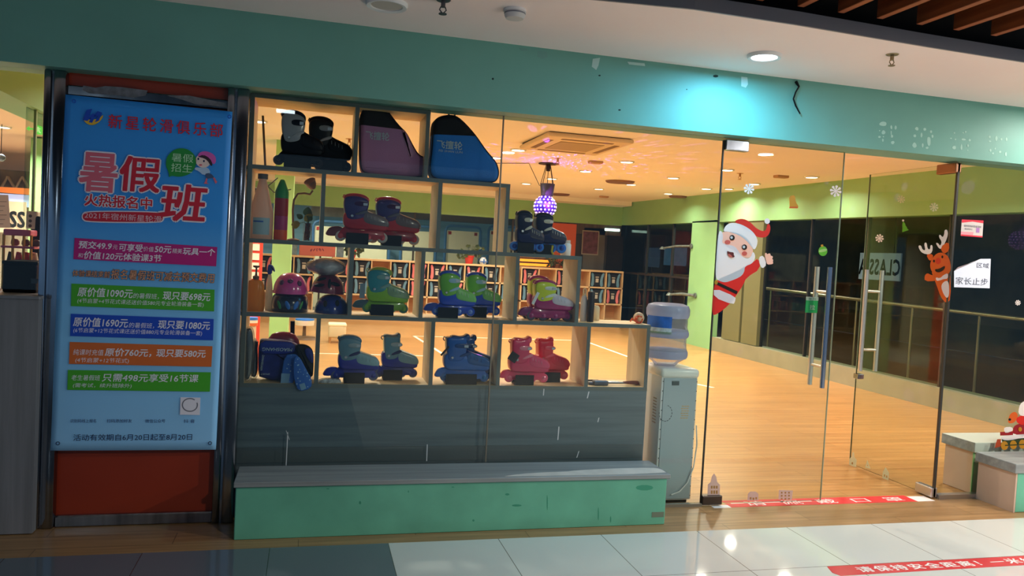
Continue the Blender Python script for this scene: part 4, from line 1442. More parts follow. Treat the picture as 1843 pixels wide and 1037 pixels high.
# plastic-wrapped silver helmet on top
cx3, r3 = span(549, 625, 487, .18)
zb = zpx(587, 497, .18) + .004
zt3 = zpx(587, 464, .18)
w = thing('wrapped_helmet', 'silver grey helmet in clear crinkled wrap topping the helmet pile', 'helmet', (cx3, .18, zb))
mb = MB()
nn, mm = 36, 16
rows = []
for j in range(mm + 1):
    ph = PI * j / mm
    row = []
    for i in range(nn):
        th = 2 * PI * i / nn
        k = 1 + .05 * math.sin(5 * th + 3 * ph) * math.sin(ph) + .03 * math.sin(11 * th - 4 * ph)
        row.append(mb.bm.verts.new((cx3 + r3 * .94 * k * math.sin(ph) * math.cos(th), .18 + r3 * .9 * k * math.sin(ph) * math.sin(th),
                                    (zb + zt3) / 2 - (zt3 - zb) / 2 * math.cos(ph))))
    rows.append(row)
for j in range(mm):
    for i in range(nn):
        if j in (0,):
            pass
        try:
            mb.bm.faces.new((rows[j][i], rows[j][(i + 1) % nn], rows[j + 1][(i + 1) % nn], rows[j + 1][i]))
        except ValueError:
            pass
bmesh.ops.remove_doubles(mb.bm, verts=mb.bm.verts, dist=.0005)
build('wrap', mb, mat('silver_wrap', (150, 150, 158), .22, var=.35, vscale=16, bump=.5, bscale=40), w, smooth=True)

# bottom row, first cell: protective gear, gloves, plastic bags
z0 = zt(4)
M_bagb = mat('navy_gear_cloth', (20, 34, 120), .6, var=.25, vscale=20)
kk = lambda x, y: (430 + x * .14467, 570 + y * .14467)
def wpts(pts, Y):
    return [(q.x, q.z) for q in (PY(*kk(*p), Y) for p in pts)]


gp = thing('gear_bundle', 'navy blue protective gear bundle with upside-down lettering in the bottom left cubby', 'protective gear', (PY(505, 690, .17).x, .17, z0), 'protective gear in the bottom left cubby')
build('pack', MB().puff([(p[0], max(p[1], z0 + .001)) for p in wpts([(255, 290), (300, 275), (600, 300), (720, 340), (900, 480), (915, 700), (880, 850), (260, 850), (240, 600)], .165)], .12, .03, .165, 1), M_bagb, gp, smooth=True)
build('header', MB().puff(wpts([(265, 290), (500, 300), (700, 320), (715, 450), (500, 470), (255, 455)], .095), .022, .008, .092, 1), mat('deep_blue_header', (18, 40, 140), .4), gp, smooth=True)
T('MIAOSHANG', kk(290, 400), kk(665, 418), 6, mat('silver_print', (170, 186, 196), .4), .01, .15, Y=.0795, parent=gp, turn=True)
tb = text_mb('MIAOSHANG', .01)
q0, q1 = PY(*kk(290, 480), .1), PY(*kk(262, 670), .1)
fit_text(tb, lambda u, v: Vector((q1.x + (v) * .012 + (q0.x - q1.x) * u, .1038, q1.z + (q0.z - q1.z) * u)))
build('lettering', tb, MATS['silver_print'], gp)
T('SPORT', kk(270, 712), kk(385, 718), 3, MATS['silver_print'], .0, .15, Y=.1038, parent=gp, turn=True)
hd = thing('helmet', 'dark pink helmet lying behind the navy gear bundle', 'helmet', (PY(508, 610, .27).x, .27, z0), 'helmets on the shelf')
cx, r = span(480, 540, 610, .262)
zt4 = zpx(508, 597, .262)
build('shell', MB().lathe([(r * .9, 0), (r, .02), (r, .19), (r * .94, zt4 - z0 - .045), (r * .7, zt4 - z0 - .015), (r * .35, zt4 - z0 - .003), (0, zt4 - z0)], (cx, .266, z0), 28, sy=.36), mat('dark_pink_shell', (140, 40, 80), .3, coat=.4), hd, smooth=True)
kp = thing('knee_pad', 'black and navy knee pad leaning at the right of the gear bundle', 'protective gear', (PY(552, 690, .13).x, .13, z0), 'protective gear in the bottom left cubby')
build('pad', MB().puff([(p[0], max(p[1], z0 + .001)) for p in wpts([(700, 350), (780, 335), (870, 360), (930, 430), (930, 620), (920, 760), (860, 700), (800, 600), (730, 480)], .08)], .05, .015, .075, 2), mat('black_neoprene', (10, 10, 14), .7), kp, smooth=True)
build('cap', MB().puff(wpts([(810, 400), (870, 380), (925, 440), (925, 590), (880, 560), (830, 480)], .05), .016, .006, .047, 2), M_bagb, kp, smooth=True)
M_snow = bpy.data.materials.new('snowflake_fabric')
M_snow.use_nodes = True
nt = M_snow.node_tree
b = nt.nodes['Principled BSDF']
b.inputs['Roughness'].default_value = .6
tc = nt.nodes.new('ShaderNodeTexCoord')
vo = nt.nodes.new('ShaderNodeTexVoronoi')
vo.inputs['Scale'].default_value = 55
nt.links.new(tc.outputs['Object'], vo.inputs['Vector'])
cr = nt.nodes.new('ShaderNodeValToRGB')
cr.color_ramp.elements[0].position = .16
cr.color_ramp.elements[0].color = lin((150, 190, 226))
cr.color_ramp.elements[1].position = .26
cr.color_ramp.elements[1].color = lin((40, 100, 190))
nt.links.new(vo.outputs['Distance'], cr.inputs[0])
nt.links.new(cr.outputs[0], b.inputs['Base Color'])
gl = thing('glove', 'light blue snowflake-patterned glove hanging over the ledge in front of the gear bundle', 'glove', (PY(532, 700, .03).x, .028, z0 - .04), 'protective gear in the bottom left cubby')
build('left_panel', MB().puff(wpts([(565, 480), (700, 470), (740, 500), (720, 700), (650, 890), (510, 875), (520, 780)], .04), .014, .006, .066, 1), M_snow, gl, smooth=True)
build('right_panel', MB().puff(wpts([(690, 480), (760, 500), (830, 640), (910, 780), (900, 890), (740, 930), (690, 800), (670, 640)], .04), .016, .006, .030, 1), M_snow, gl, smooth=True)
M_lb = mat('pale_blue_patch', (120, 160, 196), .5)
build('patch', MB().puff(wpts([(525, 715), (635, 720), (610, 880), (515, 870)], .03), .002, .0008, .0575, 0), M_lb, gl)
build('patch', MB().puff(wpts([(750, 840), (815, 820), (840, 890), (775, 915)], .03), .002, .0008, .0205, 0), M_lb, gl)
# limp plastic bags of dark pads
for i, (pts, yy, lb) in enumerate((([(50, 170), (110, 120), (180, 140), (200, 300), (180, 600), (150, 850), (45, 850), (40, 500)], .12, 'clear bag of black pads at the far left of the bottom row'),
                                   ([(180, 260), (230, 290), (255, 420), (250, 850), (120, 850), (130, 600), (160, 420)], .2, 'crinkled bag of dark green pads beside the navy gear bundle'))):
    o = [(p[0], max(p[1], z0 + .001)) for p in wpts(pts, yy)]
    t = thing('plastic_bag', lb, 'bag', (sum(p[0] for p in o) / len(o), yy, z0), 'protective gear in the bottom left cubby')
    build('contents', MB().puff(inset(o if area2(o) > 0 else o[::-1], .008), .06, .02, yy, 2), mat('dark_pads', (16, 20, 22) if i == 0 else (20, 52, 50), .5, var=.5, vscale=18), t, smooth=True)
    build('film', MB().puff(o, .075, .02, yy, 2), glass_mat('crinkled_film', (.9, .93, .93), .10, .12, haze=.06), t, smooth=True)
# thin pole behind
p0, p1 = PY(526, 608, .29), PY(526, 577, .29)
st = thing('pole', 'brown stick with a black grip standing behind the navy gear bundle', 'stick', (p0.x, .29, z0))
build('shaft', MB().tube([(p0.x - .004, .3145, z0), (p0.x, .3145, p0.z)], .008, 10), mat('brown_stick', (120, 84, 70), .4), st, smooth=True)
build('grip', MB().tube([(p0.x, .312, p0.z), (p1.x + .002, .312, zpx(526, 578, .312))], .013, 12), M_black, st, smooth=True)
# silvery packets
a, b_ = PY(571, 689, .09), PY(632, 690, .09)
pk = thing('packet', 'flat silvery packets lying under the rear of the grey-booted skate', 'packet', ((a.x + b_.x) / 2, .09, z0))
del pk['label'], pk['category']
bpy.data.objects.remove(pk)
o = build('packet', MB().puff([(a.x, z0), (a.x + .01, z0 + .018), (a.x + .06, z0 + .026), (b_.x - .065, z0 + .022), (b_.x - .055, z0 + .008), (b_.x - .06, z0)], .06, .004, .085, 1), mat('silver_packet', (170, 174, 178), .25, var=.5, vscale=60), None, smooth=True)
tag(o, 'flat silvery packet lying at the rear wheel of the left grey-booted skate', 'packet')
# tools in the last cell
M_tool = mat('tool_steel', (150, 152, 158), .3, metal=.9)
a, b_ = PY(1061, 690, .12), PY(1152, 692, .12)
tl = thing('bolt_wrench', 'steel tool with a red-brown handle lying in the last cubby of the bottom row', 'tool', ((a.x + b_.x) / 2, .12, z0))
build('shaft', MB().tube([(a.x + .07, .12, z0 + .012), (b_.x - .04, .12, z0 + .014)], .007, 10), M_tool, tl, smooth=True)
build('head', MB().box(a.x + .015, a.x + .11, .08, .125, z0 + .0, z0 + .03, bev=.006).box(a.x - .01, a.x + .03, .10, .15, z0, z0 + .018, bev=.004), mat('dark_tool_steel', (92, 96, 108), .35, metal=.8), tl)
build('handle', MB().tube([(b_.x - .115, .12, z0 + .016), (b_.x - .05, .12, z0 + .016), (b_.x - .02, .125, z0 + .013), (b_.x, .135, z0 + .011)], [.007, .012, .014, .010], 12), mat('red_brown_grip', (110, 36, 26), .5), tl, smooth=True)
a2 = PY(1063, 688, .2)
tl2 = thing('screwdriver', 'slim dark rod tool lying behind the red-handled one in the last cubby', 'tool', (a2.x + .1, .2, z0))
build('shaft', MB().tube([(a2.x, .2, z0 + .006), (a2.x + .19, .2, z0 + .006)], .004, 8), M_tool, tl2, smooth=True)
build('handle', MB().tube([(a2.x - .03, .2, z0 + .010), (a2.x + .05, .2, z0 + .010)], .009, 10), M_black, tl2, smooth=True)

# on the ledges
z0 = zt(2)
cx, r = span(1003, 1021, 455, .29)
jr = thing('jar', 'white screw-top jar behind the right blue-wheeled skate', 'jar', (cx + .02, .29, z0))
h = zpx(1012, 432, .29) - z0
build('body', MB().lathe([(0, 0), (r * .92, 0), (r, .006), (r, h * .72), (r * .8, h * .82)], (cx + .02, .285, z0), 24), mat('jar_white', (236, 214, 204), .3), jr, smooth=True)
build('lid', MB().lathe([(0, h * .8), (r * .84, h * .8), (r * .84, h), (0, h)], (cx + .02, .285, z0), 24), mat('jar_lid', (216, 184, 166), .4), jr, smooth=True)
rb = PY(993, 452, .07)
mb = MB().tube([(rb.x, .058, z0 + .055), (rb.x - .005, .056, z0 + .02), (rb.x + .006, .055, z0 + .002)], .006, 6)
tag(build('ribbon', mb, mat('yellow_ribbon', (196, 176, 40), .6), None, smooth=True), 'yellow ribbon end hanging beside the right blue wheel', 'ribbon')
z0 = zt(3)


def bottle(name, label, px0, px1, py0, py1, Y, prof, m, cap=None):
    cx, r = span(px0, px1, py0, Y)
    h = zpx((px0 + px1) / 2, py1, Y) - z0
    t = thing(name, label, 'bottle', (cx, Y, z0))
    build('body', MB().lathe([(u * r, v * h) for u, v in prof], (cx, Y, z0), 24), m, t, smooth=True)
    if cap:
        cap(t, cx, r, h, Y)
    return t


def loop_cap(t, cx, r, h, Y):
    build('cap', MB().lathe([(0, h), (r * .6, h), (r * .55, h + .012), (0, h + .012)], (cx, Y, z0), 18), mat('cream_cap', (222, 196, 160), .4), t, smooth=True)
    build('carry_loop', MB().tube([(cx - .006, Y, z0 + h + .008), (cx - .008, Y, z0 + h + .035), (cx, Y, z0 + h + .048), (cx + .008, Y, z0 + h + .035), (cx + .006, Y, z0 + h + .008)], .005, 8), MATS['cream_cap'], t, smooth=True)


bottle('flask', 'pale grey flask with a cream carry loop on the lowest step', 1043.5, 1055, 577, 532, .17, [(0, 0), (.92, 0), (1, .03), (1, .8), (.8, .95), (.6, 1)], mat('pale_flask', (196, 190, 200), .35), loop_cap)
bottle('tumbler', 'tall black bottle beside the pale flask on the lowest step', 1055.5, 1068, 578, 525, .14, [(0, 0), (.9, 0), (.95, .02), (1, .7), (.9, .76), (.98, .8), (1, .96), (.8, 1), (0, 1)], mat('matt_black', (22, 12, 18), .45))
bottle('jug', 'cream plastic jug behind the tall black bottle', 1064, 1078, 577, 550, .27, [(0, 0), (.9, 0), (1, .04), (1, .8), (.9, .9), (.7, .94), (.7, 1), (0, 1)], mat('cream_jug', (226, 206, 172), .4))
cx, r = span(1138, 1161, 573, .15)
kn = thing('yarn_ball', 'small orange and white knotted ball at the end of the lowest step', 'ball', (cx, .15, z0))
build('ball', MB().sphere((cx, .15, z0 + r * .8), r * .8, 20, 14, 1, 1, 1), mat('white_orange_ball', (240, 196, 160), .5, var=.35, vscale=24), kn, smooth=True)
mb = MB()
for i in range(7):
    a = i * .9
    mb.tube([(cx - r * .2 + r * .55 * math.cos(a + k * .5) * (1 - k * .05), .15 - r * .55 - .004 + .01 * math.sin(k), z0 + r * .6 + r * .5 * math.sin(a + k * .5)) for k in range(5)], .006, 6)
mb.tube([(cx - r * .7, .13, z0 + .014), (cx - r * 1.3, .12, z0 + .03), (cx - r * 1.6, .12, z0 + .012)], .006, 6)
build('knot', mb, mat('orange_yarn', (230, 100, 44), .6), kn, smooth=True)

# ================================================================== water dispenser
xa, xb = PY(1186, 760, .06).x, PY(1252, 760, .06).x
dp = thing('water_dispenser', 'white water dispenser with its grey back against the glass beside the shelf', 'water dispenser', ((xa + xb) / 2, .22, 0))
ztop = zpx(1220, 664, .06)
build('body', MB().box(xa, xb, .06, .37, .02, ztop - .05, bev=.012, seg=2), M_white, dp, smooth=True, angle=35)
build('top_cover', MB().box(xa - .006, xb + .006, .05, .38, ztop - .06, ztop, bev=.022, seg=4), mat('white_gloss', (244, 240, 232), .25), dp, smooth=True, angle=60)
build('foot', MB().box(xa + .02, xb - .02, .08, .35, 0, .02), M_black, dp)
bpn = build('back_panel', MB().box(xa + .014, xb - .012, .055, .061, .03, ztop - .058, bev=.003), mat('grey_back_panel', (168, 182, 190), .4, metal=.25), dp)
sx = lambda px, py: PY(px, py, .054)
q = sx(1216, 690)
build('rating_plate', MB().box(q.x - .024, q.x + .024, .0525, .055, q.z - .013, q.z + .013), mat('dark_plate', (62, 76, 80), .4), bpn)
q = sx(1198, 744)
mb = MB()
for i in range(16):
    if 4 <= i <= 7:
        continue
    a = i * 2 * PI / 16
    mb.box(-.006, .006, -.0008, .0008, -.0015, .0015)
    vs = mb.bm.verts[-8:] if False else list(mb.bm.verts)[-8:]
    bmesh.ops.transform(mb.bm, matrix=Matrix.Translation((q.x + .043 * math.cos(a), .0545, q.z + .050 * math.sin(a))) @ Matrix.Rotation(-a + PI / 2, 4, 'Y'), verts=vs)
build('knockout', mb, M_black, bpn)
q = sx(1232, 742)
mb = MB()
for r_ in range(6):
    for c_ in range(3):
        x, z = q.x + (c_ - 1) * .018 + (r_ % 2) * .004, q.z + (r_ - 2.5) * .015
        mb.box(x - .007, x + .007, .0535, .0552, z - .003, z + .003)
build('vent', mb, mat('vent_tan', (206, 170, 120), .6), bpn)  # vent slots in one even tan
mb = MB()
for i in range(9):
    z = .50 + i * .019
    mb.box(xa - .0015, xa + .001, .11, .16, z, z + .008)
build('side_vent', mb, mat('side_vent', (150, 132, 116), .5), dp)
mb = MB()
for i in range(13):
    for x in (xa + .011, xb - .009):
        z = .05 + i * (ztop - .13) / 12
        mb.lathe([(0, -.001), (.003, -.001), (.003, .001), (0, .001)], (x, .0585, z), 8, 'Y')
build('screw', mb, M_black, bpn)
p = [sx(1252, 765), sx(1253, 800), sx(1247, 840), sx(1236, 868), sx(1222, 884), sx(1207, 890)]
build('cable', MB().tube([(v_.x, .045, v_.z) for v_ in p], .004, 8), M_white, dp, smooth=True)
# bottle
cx, r = span(1166, 1236, 580, .215)
wb = thing('water_bottle', 'upturned clear water bottle with a blue landscape label on the dispenser', 'bottle', (cx, .215, ztop))
zz = lambda py: zpx(1201, py, .215) - ztop
pr = [(r * .42, .001), (r * .5, .002), (r * .62, zz(651)), (r * .86, zz(645)), (r * .98, zz(640)), (r * 1.0, zz(630)), (r * .94, zz(624)), (r * .93, zz(606)), (r * 1.0, zz(602)), (r * 1.0, zz(594)), (r * .94, zz(588)),
      (r * .94, zz(570)), (r * .99, zz(566)), (r * 1.0, zz(556)), (r * .93, zz(550)), (r * .7, zz(547)), (0, zz(546))]
M_wb = glass_mat('bottle_plastic', (.86, .89, .96), .07, .04, haze=.16)
build('shell', MB().lathe(pr, (cx, .215, ztop), 36), M_wb, wb, smooth=True, angle=60)
build('end_cap', MB().lathe([(r * .96, zz(571)), (r * 1.01, zz(566)), (r * 1.02, zz(556)), (r * .94, zz(549)), (r * .7, zz(546)), (0, zz(545.5))], (cx, .215, ztop), 36), trans_mat('milky_blue_plastic', (220, 222, 242), .65, .25), wb, smooth=True)


M_ring = trans_mat('bottle_ring', (226, 228, 246), .75, .15)
for za, zb_ in ((606, 593), (643, 628)):
    build('ring', MB().lathe([(r * .97, zz(za)), (r * 1.02, zz(za - 3)), (r * 1.03, zz((za + zb_) / 2)), (r * 1.02, zz(zb_ + 3)), (r * .97, zz(zb_))], (cx, .215, ztop), 36), M_ring, wb, smooth=True)


def wrap_patch(mb, a0, a1, z0_, z1_, rr, n=12):
    for i in range(n):
        t0, t1 = math.radians(a0 + (a1 - a0) * i / n), math.radians(a0 + (a1 - a0) * (i + 1) / n)
        mb.face([(cx + rr * math.cos(t), .215 + rr * math.sin(t), ztop + z) for t, z in ((t0, z0_), (t1, z0_), (t1, z1_), (t0, z1_))])
    return mb


lb = build('label', wrap_patch(MB(), -184, -104, zz(599), zz(568), r * 1.004), mat('label_sky', (44, 110, 216), .4, var=.25, vscale=18), wb, smooth=True)
build('label_hill', wrap_patch(MB(), -184, -104, zz(595.5), zz(588), r * 1.008), mat('label_snow', (206, 216, 236), .4, var=.3, vscale=40), lb, smooth=True)
build('label_meadow', wrap_patch(MB(), -184, -104, zz(599), zz(595), r * 1.010), mat('label_meadow', (110, 160, 50), .4), lb, smooth=True)

# ================================================================== things stuck on the glass
YG = -.0006
kS = lambda x, y: (1270 + x * .19284, 380 + y * .19286)
M_sr = trans_mat('sticker_red', (226, 46, 34), .45)
M_sw = trans_mat('sticker_white', (240, 234, 232), .45)
M_ss = trans_mat('sticker_skin', (246, 206, 184), .45)
M_sk = trans_mat('sticker_black', (22, 14, 14), .45)
M_sp = trans_mat('sticker_cheek', (232, 112, 96), .45)
M_sg = trans_mat('sticker_green', (110, 190, 50), .45)
M_so = trans_mat('sticker_orange', (226, 110, 34), .45)
M_sgold = trans_mat('sticker_gold', (214, 156, 40), .45)


def decal(name, label, cat, base, k, layers, fn, Pl, group=None, t=.0006):
    """sticker: a stack of thin coloured cut-outs on a pane"""
    (nm0, m0, p0) = layers[0]
    ctr = base
    o = thing(name, label, cat, ctr, group)
    for i, (nm, m, pts) in enumerate(layers):
        mb = MB()
        fn(mb, [k(*p) for p in pts], Pl - i * .0003, t)
        build(nm, mb, m, o)
    return o


E = lambda cx_, cy_, rx, ry, n=16: ellipse(cx_, cy_, rx, ry, n)
CK = lambda p, n=2: chaikin(p, n)
beard = CK([(120, 185), (150, 185), (165, 240), (150, 300), (200, 310), (280, 330), (320, 400), (360, 440), (420, 440), (440, 370), (468, 420), (440, 490), (365, 515), (362, 560), (340, 600), (300, 625), (240, 650), (180, 668), (120, 650), (90, 620), (100, 420)], 2)
decal('holiday_sticker', 'large sticker of a waving white-bearded man in red holiday clothes at the door edge', 'sticker', PY(1300, 568, YG), kS, [
    ('hat', M_sr, CK([(262, 102), (300, 75), (360, 72), (420, 105), (470, 160), (530, 190), (565, 180), (575, 120), (600, 120), (606, 180), (580, 235), (530, 250), (470, 240)])),
    ('coat', M_sr, CK([(80, 690), (100, 640), (300, 560), (370, 510), (440, 480), (490, 435), (512, 540), (380, 620), (350, 690), (295, 775), (215, 880), (100, 968), (60, 970), (66, 820)], 1)),
    ('skin', M_ss, CK([(140, 200), (190, 190), (300, 200), (400, 260), (450, 370), (420, 440), (330, 430), (200, 330), (140, 300)])),
    ('beard', M_sw, beard),
    ('hat_brim', M_sw, CK([(160, 190), (190, 130), (250, 105), (340, 125), (430, 180), (482, 250), (484, 310), (455, 370), (420, 320), (350, 245), (260, 205), (200, 190)])),
    ('pompom', M_sw, E(574, 94, 25, 26)),
    ('cuff', M_sw, CK([(495, 430), (540, 412), (570, 500), (530, 540), (505, 500)], 1)),
    ('hand', M_ss, CK([(555, 430), (552, 395), (566, 388), (575, 405), (590, 394), (604, 398), (606, 416), (624, 420), (628, 434), (618, 444), (632, 456), (626, 470), (632, 488), (616, 497), (575, 500), (566, 470)], 1)),
    ('belt', M_sk, [(84, 648), (300, 750), (288, 778), (80, 676)]),
    ('buckle', M_sgold, CK([(88, 640), (118, 655), (106, 692), (78, 676)], 1)),
    ('hem', M_sw, CK([(78, 715), (280, 800), (276, 840), (258, 875), (75, 805)], 1)),
    ('cheek', M_sp, E(205, 290, 27, 20)), ('cheek', M_sp, E(363, 396, 24, 20)),
    ('eye', M_sk, E(248, 249, 24, 26)), ('eye', M_sk, E(362, 337, 24, 26)),
    ('eye_glint', M_sw, E(242, 247, 12, 13)), ('eye_glint', M_sw, E(357, 335, 12, 13)),
    ('mouth', trans_mat('sticker_dark_red', (120, 40, 40), .45), CK([(198, 370), (225, 382), (262, 385), (262, 408), (274, 430), (236, 436), (206, 415)], 1)),
    ('tongue', M_sp, CK([(206, 398), (230, 402), (254, 430), (236, 436), (212, 420)], 1)),
], poly_y, YG)
# deer on the open leaf
XS = 4.1835
kD = lambda x, y: (1600 + x * .28929, 260 + y * .28929)
decal('deer_sticker', 'orange cartoon deer sticker peeking from the hinge side of the open glass leaf', 'sticker', PX(1690, 540, XS), kD, [
    ('antler', M_sw, CK([(182, 630), (200, 628), (208, 656), (228, 660), (218, 616), (234, 608), (240, 650), (256, 655), (258, 626), (272, 628), (270, 670), (248, 686), (210, 678), (190, 656)], 1)),
    ('antler', M_sw, CK([(290, 612), (306, 614), (318, 634), (330, 606), (310, 576), (316, 558), (334, 580), (344, 560), (346, 532), (362, 530), (368, 560), (352, 606), (330, 648), (312, 650)], 1)),
    ('body', M_so, CK([(256, 770), (380, 770), (385, 960), (358, 992), (322, 950), (298, 880)], 1)),
    ('arm', M_so, CK([(222, 815), (240, 800), (260, 812), (300, 822), (296, 850), (222, 852)], 1)),
    ('ear', M_so, CK([(230, 684), (275, 682), (272, 716), (252, 726)], 1)), ('ear', M_so, CK([(318, 640), (372, 602), (376, 660), (340, 684)], 1)),
    ('head', M_so, CK([(262, 720), (300, 672), (350, 676), (382, 720), (386, 800), (330, 822), (270, 800), (254, 760)])),
    ('belly', M_sw, CK([(322, 880), (345, 850), (372, 850), (376, 930), (362, 962), (338, 930)])),
    ('bow_tie', M_sw, CK([(290, 826), (318, 834), (340, 812), (368, 800), (366, 836), (340, 838), (318, 846), (296, 850)], 1)),
    ('nose', trans_mat('sticker_nose', (226, 70, 34), .45), E(306, 726, 16, 20)),
    ('eye', M_sk, E(280, 726, 6, 9)), ('eye', M_sk, E(332, 700, 6, 9)),
    ('mouth', M_sk, CK([(284, 776), (310, 776), (350, 752), (346, 776), (318, 796), (292, 794)], 1)),
], poly_x, XS)


def flake(label, x, y, r, fn, Pl, base, m=M_sw):
    o = thing('snowflake_sticker', label, 'sticker', base, 'snowflake stickers on the glass')
    mb = MB()
    for i in range(8):
        a = i * PI / 4 + .2
        c_, s__ = math.cos(a), math.sin(a)
        pts = [(x + r * (u * c_ - v * s__), y + r * (u * s__ + v * c_)) for u, v in ((.22, -.07), (.62, -.14), (.80, -.24), (1.0, -.12), (1.0, .12), (.80, .24), (.62, .14), (.22, .07))]
        fn(mb, pts, Pl, .0005)
    fn(mb, ellipse(x, y, r * .24, r * .24, 12), Pl, .0005)
    build('flake', mb, m, o)
    return o


flake('white snowflake sticker beside the rink lamp, left one on the closed leaf', 1348, 340, 9.5, poly_y, YG, PY(1348, 350, YG))
flake('white snowflake sticker near the free edge of the closed leaf', 1504, 344, 10.5, poly_y, YG, PY(1504, 355, YG))
M_sf = trans_mat('faded_white_sticker', (226, 226, 200), .6)
flake('snowflake sticker low on the open leaf left of the green tree sticker', 1583, 429, 7.5, poly_x, XS, PX(1583, 436, XS))
flake('faint snowflake sticker above the green tree sticker on the open leaf', 1622, 359, 7, poly_x, XS, PX(1622, 366, XS), M_sf)
flake('faint snowflake sticker near the hinge at the top of the open leaf', 1681, 373, 8, poly_x, XS, PX(1681, 381, XS), M_sf)
flake('small snowflake sticker on the fixed pane under the taped paper', 1832, 545, 5, poly_y, YG, PY(1832, 550, YG))
I_ = lambda x, y: (x, y)
decal('boot_sticker', 'orange boot-shaped sticker on the closed leaf between two snowflakes', 'sticker', PY(1427, 374, YG), I_, [
    ('boot', M_sgold, CK([(1420, 353), (1431, 351), (1432, 364), (1437, 371), (1436, 374), (1421, 374), (1421, 366)], 1)), ('sole', M_so, [(1421, 372), (1436, 372), (1436, 375), (1420, 375)])], poly_y, YG)
decal('bauble_sticker', 'green bauble sticker hanging in the middle of the closed leaf', 'sticker', PY(1481, 461, YG), I_, [
    ('bauble', M_sg, E(1481, 452, 8, 9)), ('band', trans_mat('sticker_pale_green', (190, 220, 130), .45), CK([(1473.5, 450), (1488, 447), (1488.6, 452), (1474, 455)], 1)), ('cap', M_sgold, [(1477, 441), (1481, 440), (1482, 444), (1478, 445)])], poly_y, YG)
decal('tree_sticker', 'small green fir tree sticker on the open glass leaf', 'sticker', PX(1629, 418, XS), I_, [
    ('tree', M_sg, [(1625.5, 398), (1630, 404), (1629, 405), (1633, 410), (1632, 411), (1636, 414), (1624, 418), (1624.5, 411), (1624, 405)]), ('star', M_sw, E(1625.5, 397, 2, 2, 8))], poly_x, XS)
M_mauve = trans_mat('frosted_mauve_sticker', (226, 206, 200), .5)
M_window = trans_mat('sticker_window', (222, 170, 100), .5)


def house(label, pts, wins, fn, Pl, base, m=M_mauve):
    t = thing('house_sticker', label, 'sticker', base, 'house stickers along the bottom of the glass')
    mb = MB()
    fn(mb, pts, Pl, .0005)
    build('house', mb, m, t)
    mb = MB()
    for x, y, a, b in wins:
        fn(mb, [(x - a, y - b), (x + a, y - b), (x + a, y + b), (x - a, y + b)], Pl - .0005, .0003)
    build('window', mb, M_window, t)


house('tall tower house sticker above the lower hinge of the closed leaf', [(1273, 893), (1274, 872), (1279, 868), (1281, 858), (1285, 852), (1289, 858), (1291, 868), (1296, 873), (1295, 893)],
      [(1281, 886, 1.5, 3), (1285.5, 886, 1.5, 3), (1290, 886, 1.5, 3), (1281, 877, 1.5, 2.5), (1285.5, 877, 1.5, 2.5), (1290, 877, 1.5, 2.5)], poly_y, YG, PY(1284, 893, YG))
house('low domed house sticker in the middle of the closed leaf bottom', [(1345, 901), (1346, 889), (1350, 885), (1360, 885), (1365, 889), (1365, 901)], [(1351, 897, 1.5, 2), (1356, 898, 1.5, 2), (1361, 897, 1.5, 2)], poly_y, YG, PY(1355, 901, YG))
house('square block house sticker with nine windows on the closed leaf bottom', [(1401, 899), (1402, 882), (1427, 883), (1425, 900)],
      [(1407 + i * 6.5, 887 + j * 5.5, 1.4, 1.4) for i in range(3) for j in range(3)], poly_y, YG, PY(1413, 900, YG))
house('pale house sticker at the free end of the open leaf bottom', [(1528, 838), (1529, 826), (1533, 822), (1534, 815), (1537, 814), (1538, 823), (1542, 828), (1541, 841)], [(1534, 834, 1.2, 2)], poly_x, XS, PX(1534, 840, XS), M_sf)
house('small fir-shaped sticker between two houses on the open leaf bottom', [(1557, 842), (1561, 828), (1567, 844)], [(1561.5, 838, .6, 1)], poly_x, XS, PX(1561, 842, XS), M_sf)
house('pointed house sticker nearest the hinge on the open leaf bottom', [(1588, 861), (1589, 849), (1594, 841), (1600, 851), (1599, 865)], [(1592, 856, 1, 2), (1596, 858, 1, 2)], poly_x, XS, PX(1594, 863, XS), M_sf)
# green pull sign on the door handle
pg = PY(1462, 549, .045)
hs = thing('pull_sign', 'green and white pull sign hanging on the inner handle of the closed leaf', 'sign', (pg.x, .045, pg.z - .05))
q = [PY(*p, .045) for p in ((1451, 534), (1473, 534), (1472, 563), (1450, 563))]
zmid = PY(1462, 541, .045).z
build('board', MB().box(q[0].x, q[1].x, .044, .048, q[3].z, q[0].z, bev=.002), mat('sign_green', (26, 168, 84), .4), hs)
build('header', MB().box(q[0].x, q[1].x, .0432, .0445, zmid, q[0].z), M_sw, hs)
T('拉', (1457.5, 553), (1466.5, 553.5), 9, M_sw, .01, Y=.0432, parent=hs)
T('推 拉', (1455, 538), (1469, 538.5), 3.5, mat('print_teal', (30, 140, 110), .5), 0, Y=.0428, parent=hs)
# papers on the fixed pane
nt_ = decal('notice', 'small red and white printed notice on the fixed pane right of the open leaf', 'notice', PY(1749, 428, YG), I_, [
    ('card', M_sw, [(1731, 395), (1770, 397), (1768, 427), (1729, 424)]), ('heading', M_red, [(1731, 395), (1770, 397), (1769.7, 402), (1750, 399), (1731, 401)]),
    ('footer', M_red, [(1729.2, 422), (1768.2, 425), (1768, 427.5), (1729, 424.5)]), ('tint', mat('notice_pink', (234, 150, 160), .5), [(1729.5, 417), (1752, 418), (1751, 423.5), (1729.2, 422)]),
    ('stamp', mat('notice_violet', (170, 120, 180), .5), [(1757, 410), (1763, 410.5), (1762.5, 419), (1756.5, 418.5)])], poly_y, YG)
T('宿州市场所防疫须知', (1735, 406), (1766, 409), 4, M_navy, .0, Y=YG - .0022, parent=nt_)
T('请扫码登记', (1736, 412), (1750, 413), 3, M_navy, .0, Y=YG - .0022, parent=nt_)
